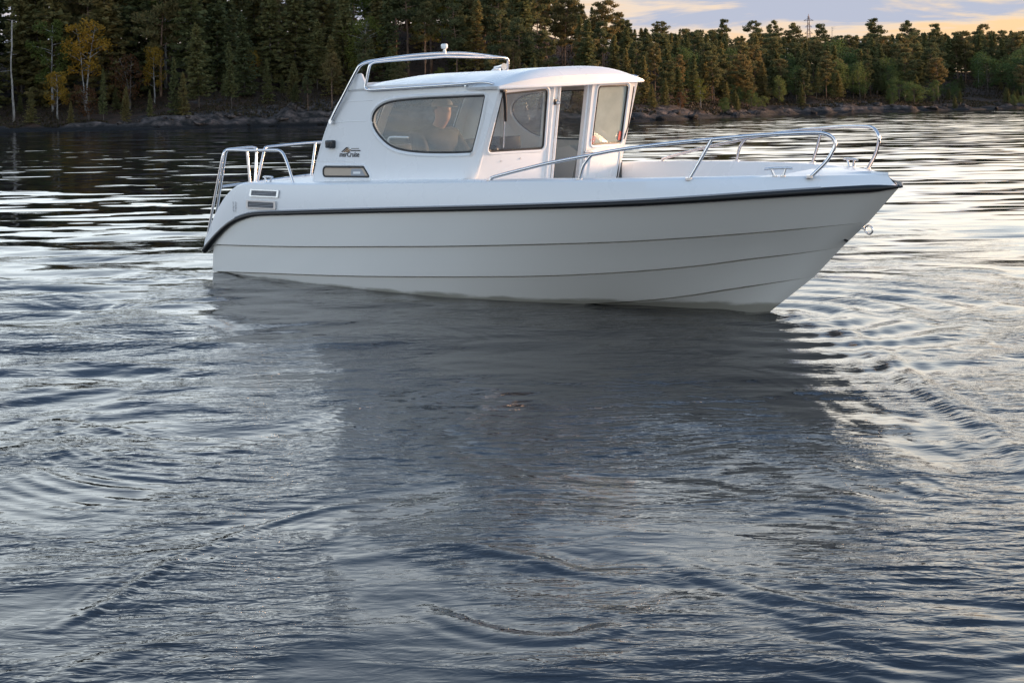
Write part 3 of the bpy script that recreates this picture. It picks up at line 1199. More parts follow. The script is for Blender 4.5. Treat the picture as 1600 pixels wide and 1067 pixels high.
# trees one can single out in the photograph: (kind, variant, column, top row, metres inland, label, width)
HEROES = [
    ('snag', 0, 23, 32, 8.0, 'tall bare dead trunk, pale grey, at the far left edge of the forest', 1.0),
    ('gold', 0, 136, 26, 11.0, 'tall golden birch, the highest of the yellow trees on the left bank', 0.95),
    ('ygreen', 0, 84, 12, 12.0, 'fresh green birch left of the tall golden birch', 0.9),
    ('gold', 1, 92, 88, 7.0, 'low yellow birch below the green birch on the left bank', 1.0),
    ('gold', 1, 243, 45, 13.0, 'small orange yellow birch crown high among dark spruces on the left bank', 0.8),
    ('russet', 0, 140, 128, 6.0, 'reddish rowan bush under the tall golden birch', 1.1),
    ('spruce', 3, 274, 90, 4.5, 'slim young spruce on the shore rocks beneath the orange yellow birch', 0.7),
    ('spruce', 1, 288, 113, 4.0, 'short bushy young spruce just right of the slim one', 0.95),
    ('spruce', 2, 312, 38, 8.0, 'broad spruce with long level boughs above the pale shore rocks', 1.05),
    ('spruce', 4, 364, 66, 6.0, 'thin spruce with a bare lower trunk on the reddish slope', 0.85),
    ('spruce', 0, 384, 20, 11.0, 'tall olive brown spruce rising behind the thin bare-stemmed spruce', 0.9),
    ('pine', 1, 483, 120, 2.6, 'little lone pine on the rocks close to the cabin stern', 0.8),
    ('spruce', 2, 498, 30, 10.0, 'wide dark spruce just left of the boat roof rail', 1.0),
    ('spruce', 1, 50, 138, 2.6, 'small spruce hanging over the water at the left end of the bank', 1.1),
    ('spruce', 3, 112, 158, 2.2, 'tiny spruce on the low shore ledge under the golden birch', 1.0),
    ('spruce', 4, 163, 108, 3.0, 'crooked slim spruce on the low shore ledge right of the golden birch', 0.6),
    ('spruce', 0, 198, 135, 4.0, 'small olive spruce at the left end of the pale rock slope', 0.85),
    ('spruce', 1, 236, 140, 3.2, 'smallest spruce on the pale rock slope', 0.8),
    ('spruce', 3, 420, 92, 7.5, 'reddish tinged spruce above the grey boulders left of the boat', 0.85),
    ('spruce', 0, 921, 30, 12.0, 'ochre green spruce standing above the front of the boat roof', 0.95),
    ('ygreen', 0, 1096, 117, 6.0, 'light green birch on the shore between cabin and bow rail', 0.85),
    ('russet', 0, 1064, 141, 4.0, 'orange leaved bush on the shore right of the cabin', 0.9),
    ('green', 0, 1345, 96, 9.0, 'big rounded green alder on the right shore above the bow', 0.95),
    ('green', 1, 1460, 120, 7.0, 'lower rounded green alder right of the big one', 0.9),
    ('green', 0, 1545, 80, 15.0, 'widest dark green alder near the right edge of the photo', 1.15),
    ('ygreen', 1, 1530, 66, 24.0, 'yellow green treetop above the widest alder', 0.9),
    ('green', 1, 1395, 128, 4.0, 'low green alder bush at the water on the right shore', 0.9),
    ('green', 1, 1220, 112, 8.0, 'mid green alder among pines on the bank under the lattice mast', 0.75),
    ('ygreen', 1, 690, 92, 8.0, 'yellow green bush showing between the roof arch and the cabin roof', 0.7),
    ('russet', 0, 205, 78, 12.0, 'rust brown rowan crown between golden birch and orange yellow birch', 0.9),
    ('gold', 1, 395, 58, 14.0, 'small muted orange birch among spruces above the reddish slope', 0.7),
    ('pine', 0, 945, 2, 26.0, 'dark broad-topped pine on the skyline where the forest steps down', 1.25),
    ('pine', 2, 884, -8, 24.0, 'skyline pine cut by the top edge left of the open sky', 1.2),
    ('pine', 1, 976, 23, 30.0, 'lower skyline pine just right of the broad-topped one', 1.0),
    ('pine', 3, 1035, 34, 34.0, 'ragged skyline pine under the cream cloud', 1.1),
    ('pine', 1, 1135, 31, 36.0, 'pointed skyline pine standing clear above its neighbours in mid sky', 0.8),
    ('pine', 3, 1180, 33, 36.0, 'round-headed skyline pine left of the airy one', 1.0),
    ('pine', 1, 1209, 33, 38.0, 'airy round-headed skyline pine second left of the lattice mast', 0.9),
    ('pine', 3, 1240, 37, 38.0, 'flat-branched skyline pine next left of the lattice mast', 1.1),
    ('pine', 0, 1281, 38, 36.0, 'dense skyline pine next right of the lattice mast', 0.8),
    ('snag', 0, 1302, 43, 40.0, 'thin bare dead tree on the orange skyline right of the mast', 0.7),
    ('pine', 2, 1371, 30, 38.0, 'tallest skyline pine against the orange band of sky', 1.1),
    ('pine', 3, 1421, 33, 40.0, 'see-through skyline pine right of the tallest one', 0.95),
    ('pine', 1, 1461, 38, 40.0, 'rounded skyline pine over the right hand alders', 1.0),
    ('pine', 0, 1536, 39, 42.0, 'dark skyline pine near the right edge against orange sky', 0.95),
]
for k, v, u, vt, s, lab, wd in HEROES:
    plant_px(k, v, u, vt, s, lab, wd)

sky_line = pchip([-260, 0, 500, 760, 850, 905, 950, 1000, 1060, 1120, 1200, 1260, 1310, 1400, 1500, 1600, 1760],
                 [-110, -105, -95, -75, -35, 0, 20, 40, 44, 46, 50, 57, 55, 51, 49, 46, 42])
ZONES = [(335, 'at the far left'), (560, 'just left of the cabin'), (1000, 'behind the cabin roof'),
         (1262, 'between cabin and lattice mast'), (9999, 'right of the lattice mast')]


def fill_forest():
    rng = random.Random(23)
    hero_px = [(h[2], h[4], h[0]) for h in HEROES]
    rows = [(1.7, 2.2, 0.20), (4.2, 2.4, 0.34), (7.0, 2.4, 0.55), (10.5, 2.2, 0.7), (15.0, 2.2, 0.85), (20.0, 2.2, 0.95), (26.0, 2.3, 1.0), (32.5, 2.4, 1.0), (40.0, 2.4, 1.0), (47.0, 2.6, 1.0)]
    for ri, (s, step, frac) in enumerate(rows):
        X = -50 + rng.uniform(0, 2)
        while X < 74:
            Y = float(shore_y(X)) + s + rng.uniform(-1.6, 1.6)
            u = 800 + 2300 * X / Y
            Xn = X + step * rng.uniform(0.65, 1.35) * (0.72 if u > 960 else 1.0)
            X, Xc = Xn, X
            if not -110 < u < 1710:
                continue
            if any(abs(u - hu) < (26 if hk in ('gold', 'ygreen', 'green') else 16) and s < hs + 1.5 for hu, hs, hk in hero_px if hs < 25):
                continue
            low = any(abs(u - hu) < 62 and s < hs + 0.5 for hu, hs, hk in hero_px if hk in ('gold', 'ygreen') and hs < 25)
            if ri < 2 and (205 < u < 345 or 1258 < u < 1385 or 985 < u < 1050):     # open rock
                continue
            if ri == 0 and (345 <= u < 560 or rng.random() < 0.25):
                continue
            if ri == 2 and 225 < u < 300 and rng.random() < 0.6:
                continue
            skyv = float(sky_line(u))
            z = float(ground_z(Xc, Y)[0])
            cap = (horizon(u) - skyv) / 2300 * Y + CAM_H - z
            h = min(cap * frac, 13.5) * rng.uniform(0.80, 1.0)
            if ri < 3:
                h = min(h, rng.uniform(1.5, 6.2))
            if ri == 0:
                h = min(h, rng.uniform(0.9, 2.0))
            h = max(h, 0.8 if ri == 0 else 1.6)
            if low:
                h = min(h, rng.uniform(1.2, 2.2))
            r = rng.random()
            if u < 620:
                kind = 'spruce' if r < 0.66 else 'pine' if r < 0.95 else 'ygreen'
            elif u < 1000:
                kind = 'pine' if r < 0.60 else 'spruce' if r < 0.98 else 'ygreen'
            elif u < 1300:
                kind = 'pine' if r < 0.52 else 'spruce' if r < 0.86 else 'green'
            else:
                kind = 'pine' if r < 0.45 else 'spruce' if r < 0.68 else 'green'
            if ri < 2 and r > 0.45 and (u > 980 or ri == 0):
                kind = 'green'
            if ri >= 6 and kind in ('green', 'ygreen'):
                kind = 'spruce'
            zone = next(t for lim, t in ZONES if u < lim)
            look = {'spruce': 'dark conical spruce', 'pine': 'bushy topped pine', 'green': 'small leafy green alder', 'ygreen': 'small yellowing birch'}[kind]
            depth = 'near the shore' if ri < 4 else 'deep in the forest'
            size = 'tall' if h > 6.5 else 'mid-height' if h > 3.5 else 'short'
            label = f'{size} {look} {depth} {zone}'
            wide = rng.uniform(0.85, 1.15) * (1.0 if h > 4 else 1.2) * (1.15 if u > 1000 else 1.0)
            if kind in ('pine',) and h < 3.2:
                kind, label = 'spruce', label.replace('bushy topped pine', 'dark conical spruce')
            var = rng.choice((0, 2, 4)) if kind == 'pine' and u > 960 else rng.randrange(10)
            plant(kind, var, Xc, Y, h, label, label, wide, rot=rng.uniform(0, 6.28))


fill_forest()


def outer_woods():
    """the same wood going on past both ends of the picture, as one mass"""
    rng = np.random.default_rng(321)
    acc = {}
    for lo, hi, n in ((-96, -47, 95), (72, 125, 110)):
        for k in range(n):
            X = rng.uniform(lo, hi)
            Y = float(shore_y(X)) + 3 + 44 * rng.random()
            u = 800 + 2300 * X / Y
            if -115 < u < 1715:
                continue
            kind = 'spruce' if rng.random() < 0.55 else 'pine'
            tm, cm = PROTO[kind][int(rng.integers(5))]
            z = float(ground_z(X, Y)[0])
            h = rng.uniform(5.5, 8.5) / PROTO_H[kind] * (1.15 if X < 0 else 0.85)
            a = rng.uniform(0, 6.28)
            for me in (tm, cm):
                co = np.empty(len(me.vertices) * 3)
                me.vertices.foreach_get('co', co)
                co = co.reshape(-1, 3) * h
                co = np.stack([co[:, 0] * math.cos(a) - co[:, 1] * math.sin(a) + X, co[:, 0] * math.sin(a) + co[:, 1] * math.cos(a) + Y, co[:, 2] + z], 1)
                li = np.empty(len(me.loops), np.int64)
                me.loops.foreach_get('vertex_index', li)
                lt = np.empty(len(me.polygons), np.int64)
                me.polygons.foreach_get('loop_total', lt)
                mn = me.materials[0].name
                d = acc.setdefault('all', {'co': [], 'li': [], 'lt': [], 'mi': [], 'n': 0, 'mats': []})
                if mn not in d['mats']:
                    d['mats'].append(mn)
                d['co'].append(co)
                d['li'].append(li + d['n'])
                d['lt'].append(lt)
                d['mi'].append(np.full(len(lt), d['mats'].index(mn)))
                d['n'] += len(co)
    d = acc['all']
    co, li, lt, mi = (np.concatenate(d[q]) for q in ('co', 'li', 'lt', 'mi'))
    me = bpy.data.meshes.new('distant_woods')
    me.vertices.add(len(co))
    me.vertices.foreach_set('co', co.ravel())
    me.loops.add(len(li))
    me.loops.foreach_set('vertex_index', li)
    me.polygons.add(len(lt))
    me.polygons.foreach_set('loop_start', np.concatenate([[0], np.cumsum(lt)[:-1]]))
    me.polygons.foreach_set('material_index', mi)
    me.update(calc_edges=True)
    for q in d['mats']:
        me.materials.append(MATS[q])
    o = bpy.data.objects.new('distant_woods', me)
    COL.objects.link(o)
    tag(o, 'dense conifer woods continuing along the shore past the picture edges', 'woods', kind='stuff')


outer_woods()


def undergrowth():
    rng = np.random.default_rng(77)
    n = 60000
    X = rng.uniform(-52, 76, n)
    s = 2.5 + 40 * rng.random(n) ** 1.6
    Y = shore_y(X) + s
    keep = vnoise(X * 0.3, Y * 0.3, 44) + 0.03 * s > -0.15
    X, Y = X[keep], Y[keep]
    Z, _ = ground_z(X, Y)
    n = len(X)
    C = np.stack([X, Y, Z + rng.uniform(-0.03, 0.16, n)], 1)
    D = np.stack([rng.normal(0, 0.5, n), rng.normal(0, 0.5, n), np.ones(n)], 1)
    me = leaf_mesh('undergrowth', C, D, rng.uniform(0.14, 0.34, n), rng.uniform(0.07, 0.16, n), 'heather', rng)
    o = bpy.data.objects.new('undergrowth', me)
    COL.objects.link(o)
    tag(o, 'low brown and green heather covering the forest floor', 'undergrowth', kind='stuff')


undergrowth()


def boulders():
    protos = []
    for k in range(5):
        bm = bmesh.new()
        bmesh.ops.create_icosphere(bm, subdivisions=3, radius=1.0)
        rng = np.random.default_rng(500 + k)
        ax = rng.normal(size=(9, 3))
        ax /= np.linalg.norm(ax, axis=1)[:, None]
        cut = rng.uniform(0.62, 0.9, 9)
        for v in bm.verts:
            p = np.array(v.co)
            for a, c in zip(ax, cut):
                d = p @ a
                if d > c:
                    p = p - a * (d - c) * 0.9
            p *= 1 + 0.06 * vnoise(p[0] * 2.2 + k, p[1] * 2.2 + p[2] * 1.7, 600 + k)
            v.co = p
        me = bpy.data.meshes.new('boulder')
        bm.to_mesh(me)
        bm.free()
        me.polygons.foreach_set('use_smooth', [True] * len(me.polygons))
        me.set_sharp_from_angle(angle=rad(28))
        me.materials.append(MATS['boulder_rock'])
        protos.append(me)
    rng = random.Random(9)
    spots = []
    for u in list(range(190, 560, 17)) + list(range(985, 1600, 26)):
        spots.append((u + rng.uniform(-7, 7), rng.uniform(0.1, 3.5)))
    for u, s in spots:
        d = 115.0
        for _ in range(5):
            X = px_to_world(u, d)
            d = float(shore_y(X)) + s
        z = float(ground_z(X, d)[0])
        r = rng.uniform(0.16, 0.42) * (1.2 if 340 < u < 520 else 1.0)
        o = bpy.data.objects.new('boulder', protos[rng.randrange(5)])
        COL.objects.link(o)
        o.location = (X, d, max(z, 0.0) + r * 0.12)
        o.scale = (r * rng.uniform(1.0, 1.8), r * rng.uniform(0.8, 1.3), r * rng.uniform(0.5, 0.9))
        o.rotation_euler = (rng.uniform(-0.25, 0.25), rng.uniform(-0.25, 0.25), rng.uniform(0, 6.28))
        zone = 'left bank, left of the boat' if u < 560 else 'right bank, right of the cabin'
        lab = f'grey brown boulder among the shore rocks of the {zone}'
        tag(o, lab, 'boulder', lab)


boulders()


def lattice_mast():
    d = 262.0
    X = px_to_world(1265.5, d)
    zt = (horizon(1265) - 23) / 2300 * d + CAM_H
    z0 = float(ground_z(X, d)[0])
    H = zt - z0
    m = empty('lattice_mast')
    m.location = (X, d, z0)
    legs, braces = [], []
    w0, w1 = 0.62, 0.10
    for i in (-1, 1):
        for j in (-1, 1):
            legs.append([(i * w0, j * w0, -0.3), (i * w1, j * w1, H * 0.97)])
    n = 11
    for k in range(n):
        a, b = k / n, (k + 1) / n
        wa, wb = w0 + (w1 - w0) * a, w0 + (w1 - w0) * b
        za, zb = H * 0.97 * a, H * 0.97 * b
        for c0, c1 in (((-1, -1), (1, -1)), ((1, -1), (1, 1)), ((1, 1), (-1, 1)), ((-1, 1), (-1, -1))):
            braces.append(([(c0[0] * wa, c0[1] * wa, za), (c1[0] * wb, c1[1] * wb, zb)], 0.018))
            braces.append(([(c1[0] * wa, c1[1] * wa, za), (c0[0] * wb, c0[1] * wb, zb)], 0.018))
    for p in legs:
        tube('leg', p, 0.04, 'mast_steel', m, 6)
    multi_tube('bracing', braces, 'mast_steel', m, 5)
    for zz, L_ in ((0.90, 0.85), (0.80, 0.55), (0.70, 0.70)):
        w = w0 + (w1 - w0) * zz
        multi_tube('cross_arm', [([(-L_, 0, H * zz), (L_, 0, H * zz)], 0.04), ([(-L_, 0, H * zz), (-w, 0, H * (zz + 0.03))], 0.04), ([(L_, 0, H * zz), (w, 0, H * (zz + 0.03))], 0.04)], 'mast_steel', m, 6)
    tube('lightning_rod', [(0, 0, H * 0.96), (0, 0, H)], 0.05, 'mast_steel', m, 6)
    tag(m, 'thin steel lattice power mast rising above the trees into the sunset sky', 'power mast')


lattice_mast()

# ------------------------------------------------------------------ the boat (local: x forward, y to port, z up, origin at transom waterline)
boat = empty('cabin_boat')
boat.location = (-2.174, 15.288, 0)
boat.rotation_euler = (rad(1.8), rad(-0.5), rad(-45))
tag(boat, 'white cabin motorboat with black rub rail lying on the dark lake', 'motorboat')

b_sheer = pchip([-.3, 0, 1, 2, 3, 3.9, 4.4, 4.85, 5.3, 5.7, 6.1, 6.45, 6.75, 6.9, 6.965],
                [1.13, 1.145, 1.17, 1.185, 1.185, 1.165, 1.135, 1.085, 1.0, .89, .72, .49, .25, .11, 0])
b_water = pchip([-.2, 0, .68, 1.2, 1.85, 2.5, 3.22, 3.82, 4.34, 4.82, 5.15, 5.56, 5.955],
                [1.09, 1.092, 1.096, 1.098, 1.085, 1.037, .937, .771, .575, .38, .265, .125, 0])
stem_x = pchip([-.4, 0, .232, .449, .607, .789, .924], [5.2, 5.955, 6.22, 6.448, 6.641, 6.83, 6.962])
z_sheer = pchip([-.092, .076, .258, .434, .603, .822, 1.34, 2.71, 4.0, 4.83, 5.38, 5.85, 6.26, 6.62, 6.962],
                [.242, .353, .462, .544, .594, .632, .662, .73, .789, .827, .853, .88, .904, .918, .924])
z_full = pchip([0, 1.34, 2.7, 4, 4.83, 5.38, 5.85, 6.26, 6.62, 6.96], [.62, .662, .73, .789, .827, .853, .88, .904, .918, .924])
z_l1 = pchip([-.09, .068, 1.288, 2.651, 3.422, 4.101, 4.581, 5.019, 5.614, 6.033, 6.365, 6.70], [.315, .319, .362, .427, .464, .499, .523, .545, .586, .618, .644, .671])
z_l2 = pchip([-.09, .037, .7, 2.232, 3.037, 3.707, 4.174, 4.854, 5.571, 5.92, 6.231, 6.49], [.044, .048, .077, .141, .18, .212, .233, .279, .355, .407, .443, .480])
z_l3 = pchip([-.09, 2.0, 3.6, 4.65, 4.994, 5.316, 5.655, 5.965, 6.24], [-.14, -.12, -.07, 0.0, .038, .088, .151, .203, .247])
z_deck = pchip([.4, .54, 1.52, 2.61, 3.88, 4.52, 5.32, 5.8, 6.2, 6.5, 6.9], [.875, .909, .929, .959, .993, 1.006, 1.012, 1.016, 1.016, 1.012, 1.0])


def hull_y(x, z):
    e = stem_x(z)
    n = np.clip(x / e, 0, 1)
    bw, bs = b_water(n * 5.955), b_sheer(n * 6.962)
    q = np.clip(z / z_full(x), 0, 1)
    y = bw + (bs - bw) * q ** 0.85
    return np.where(z < 0, bw * (1 + z * 0.55), y)


def build_hull():
    NU = 74
    u = np.linspace(0, 1, NU)
    u = 1 - (1 - u) ** 1.25

    def row_z(zf, xend, push=0.0, drop=0.0, x0=None):
        xs0 = -0.09 * float(np.clip(zf(0.0), 0, .242)) / .242 if x0 is None else x0
        x = xs0 + (xend - xs0) * u
        z = zf(x)
        y = hull_y(x, z)
        x = np.minimum(x, stem_x(z))
        fade = np.clip((xend - x) / 0.5, 0, 1)
        y = np.where(u >= 0.9999, 0, y + push * fade)
        return np.stack([x, y, z - drop * fade], 1)

    def end_for(zf):
        x = 6.0
        for _ in range(40):
            x = float(stem_x(float(zf(x))))
        return x
    e1, e2, e3 = end_for(z_l1), end_for(z_l2), end_for(z_l3)
    sx = -0.092 + (6.962 + 0.092) * u
    sheer = np.stack([sx, np.where(u > 0.9999, 0, b_sheer(sx)), z_sheer(sx)], 1)
    keel_x = 0.02 + (5.45 - 0.02) * u
    keel = np.stack([keel_x, 0 * u, -0.42 + 0.10 * u ** 4], 1)
    rows = [keel]
    ST = 0.022
    def groove(zf, e, x0=None):
        return row_z(zf, e, 0.001, 0.014, x0), row_z(zf, e, -0.055, 0.004, x0), row_z(zf, e, ST, 0.002, x0)
    l3a, l3m, l3b = groove(z_l3, e3)
    l2a, l2m, l2b = groove(z_l2, e2)
    l1a, l1m, l1b = groove(z_l1, e1, 0.03)
    rows += [l3a, l3m, l3b]

    def between(a, b, n, zblend=True):
        out = []
        for k in range(1, n):
            t = k / n
            p = a * (1 - t) + b * t
            yy = hull_y(p[:, 0], p[:, 2])
            ex = (1 - t) * ST * np.clip((p[-1, 0] - p[:, 0]) / 0.5, 0, 1)
            y = np.where(u >= 0.9999, 0, 0.5 * (yy + ex) + 0.5 * p[:, 1])
            p[:, 1] = y
            out.append(p)
        return out
    rows += between(l3b, l2a, 3) + [l2a, l2m, l2b] + between(l2b, l1a, 3) + [l1a, l1m, l1b] + between(l1b, sheer, 4) + [sheer]
    nr = len(rows)
    V, F = [], []
    for sgn in (-1, 1):
        base = len(V)
        for r in rows:
            V += [(p[0], sgn * p[1], p[2]) for p in r]
        for i in range(nr - 1):
            for j in range(NU - 1):
                a = base + i * NU + j
                q = (a, a + 1, a + NU + 1, a + NU)
                F.append(q if sgn < 0 else q[::-1])
    # transom
    half = nr * NU
    for i in range(nr - 1):
        F.append((i * NU, (i + 1) * NU, half + (i + 1) * NU, half + i * NU))
    o = mesh_obj('hull', V, F, 'hull_gelcoat', boat, smooth=34)
    bm = bmesh.new()
    bm.from_mesh(o.data)
    bmesh.ops.remove_doubles(bm, verts=bm.verts, dist=0.0004)
    bmesh.ops.recalc_face_normals(bm, faces=bm.faces)
    bm.to_mesh(o.data)
    bm.free()
    o.data.polygons.foreach_set('use_smooth', [True] * len(o.data.polygons))
    o.data.set_sharp_from_angle(angle=rad(34))
    return sheer


SHEER = build_hull()


def rub_rail():
    for sgn in (-1, 1):
        pts = [(p[0], sgn * (p[1] + 0.012), p[2] + 0.006) for p in SHEER]
        pts[-1] = (6.985, 0, 0.93)
        rr = [0.030 - 0.012 * min(1, max(0, p[0]) / 0.9) + 0.010 * max(0, (p[0] - 4.6) / 2.4) for p in pts]
        rr = [r * min(1.0, 0.25 + (6.985 - p[0]) / 0.16) for r, p in zip(rr, pts)]
        rail = tube('rub_rail', pts, rr, 'black_rubber', boat, 10)
        pts2 = [(p[0], sgn * (p[1] + 0.022), p[2] + 0.030) for p in SHEER if 0.5 < p[0] < 6.6]
        tube('insert_strip', pts2, 0.008, 'grey_vinyl', rail, 6)


rub_rail()


def deck():
    """deck moulding: outer face above the rub rail, gunwale, aft slope, cockpit well and foredeck"""
    NU = 90
    # outer deck edge curve, aft slope first
    aft = [(-.165, .345), (-.06, .469), (.063, .617), (.226, .764), (.40, .868), (.56, .912)]
    aft_s = smooth_path([(a, 0, b) for a, b in aft], 5)
    ax = [p[0] for p in aft_s]
    az = [p[2] for p in aft_s]
    fx = list(np.linspace(.60, 6.88, NU))
    X = np.array(ax + fx)
    Z = np.array(az + [float(z_deck(q)) for q in fx])
    inset = 0.045
    Yo = np.array([max(0.0, float(b_sheer(q * (6.965 / 6.88) if q > 5.5 else q)) - inset) for q in X])
    Yo[-1] = 0.0
    n = len(X)
    # matching points on the sheer
    low = np.stack([np.interp(np.linspace(0, 1, n), np.linspace(0, 1, n), X), 0 * X, 0 * X], 1)
    sxl = np.concatenate([np.linspace(-.10, .62, len(ax)), np.linspace(.66, 6.962, NU)])
    low[:, 0] = sxl
    low[:, 1] = b_sheer(sxl)
    low[-1, 1] = 0
    low[:, 2] = z_sheer(sxl)
    top = np.stack([X, Yo, Z], 1)
    V, F = [], []

    def strip(rows, flip):
        base = len(V)
        m = len(rows[0])
        for r in rows:
            V.extend([tuple(p) for p in r])
        for i in range(len(rows) - 1):
            for j in range(m - 1):
                a = base + i * m + j
                F.append((a, a + 1, a + m + 1, a + m))
    x_in0, x_in1 = 3.50, 6.22
    for sgn in (-1, 1):
        S = np.array([1, sgn, 1.0])
        mid = 0.5 * (low + top)
        mid[:, 1] += 0.012
        rnd = top.copy()
        rnd[:, 1] = np.maximum(0, top[:, 1] - 0.022)
        rnd[:, 2] = top[:, 2] + 0.012
        inn = top.copy()
        inn[:, 1] = np.maximum(0, top[:, 1] - 0.15)
        inn[:, 2] = top[:, 2] + 0.017
        strip([low * S, mid * S, top * S, rnd * S, inn * S], sgn > 0)
        # inboard of the gunwale
        k0 = len(ax)
        A = inn[:k0 + 1]
        C = A.copy()
        C[:, 1] = 0
        strip([A * S, C * S], False)                       # aft slope
        seg = inn[(inn[:, 0] >= .55) & (inn[:, 0] <= 3.55)]
        C = seg.copy()
        C[:, 1] = np.where(seg[:, 0] < 1.42, 0.0, 0.86)
        strip([seg * S, C * S], False)                     # aft deck and side decks
        seg = inn[(inn[:, 0] >= x_in0) & (inn[:, 0] <= x_in1 + 0.1)]
        lip = seg.copy()
        lip[:, 1] -= 0.012
        lip[:, 2] -= 0.02
        dwn = seg.copy()
        dwn[:, 1] = np.maximum(0.02, dwn[:, 1] - 0.05)
        dwn[:, 2] = 0.42
        dwn[:, 1] = np.minimum(dwn[:, 1], np.maximum(0.0, hull_y(dwn[:, 0], dwn[:, 2]) - 0.07))
        C = dwn.copy()
        C[:, 1] = 0
        strip([seg * S, lip * S, dwn * S, C * S], False)   # cockpit well
        seg = inn[inn[:, 0] >= x_in1]
        C = seg.copy()
        C[:, 1] = 0
        C[:, 2] += 0.012
        strip([seg * S, C * S], False)                     # foredeck
        e = inn[inn[:, 0] >= x_in1][0]
        base = len(V)
        V.extend([tuple(e * S), (e[0], 0, e[2] + 0.012), (e[0], 0, 0.42), tuple(np.array([e[0], float(max(0.0, hull_y(e[0], 0.42) - 0.07)), 0.42]) * S)])
        F.append((base, base + 1, base + 2, base + 3))
    o = mesh_obj('deck', V, F, 'gelcoat', boat)
    bm = bmesh.new()
    bm.from_mesh(o.data)
    bmesh.ops.remove_doubles(bm, verts=bm.verts, dist=0.0008)
    bmesh.ops.recalc_face_normals(bm, faces=bm.faces)
    bm.to_mesh(o.data)
    bm.free()
    o.data.polygons.foreach_set('use_smooth', [True] * len(o.data.polygons))
    o.data.set_sharp_from_angle(angle=rad(30))


deck()

# ---- cabin shell -------------------------------------------------------------
def side_y(z):
    return 0.92 - 0.08 * (z - 1.0)


def side_map(sgn):
    return lambda a, b, d: (a, sgn * (side_y(b) - d), b)


aft_x = pchip([.80, .916, 1.106, 1.306, 1.464, 1.631, 1.834, 1.99], [1.37, 1.406, 1.465, 1.547, 1.63, 1.753, 1.957, 2.09])


def front_x(y, z):
    bot = 3.58 + 0.12 * (1 - min(1, abs(y) / 0.9) ** 2)
    return bot + (3.885 - bot) * (z - .95) / (1.74 - .95)


def front_map(a, b, d):
    return (front_x(a, b) - d, a, b)


WIN = [(2.275, 1.486), (2.291, 1.553), (2.36, 1.609), (2.473, 1.646), (2.644, 1.665), (2.937, 1.675), (3.259, 1.678), (3.66, 1.681),
       (3.703, 1.676), (3.703, 1.652), (3.651, 1.471), (3.572, 1.245), (3.556, 1.226), (3.53, 1.220), (3.268, 1.213), (2.945, 1.215), (2.695, 1.233), (2.523, 1.272),
       (2.392, 1.344), (2.308, 1.420)]
WIN = [tuple(p[:2]) for p in smooth_path([(a, b, 0) for a, b in WIN], 3, closed=True)]


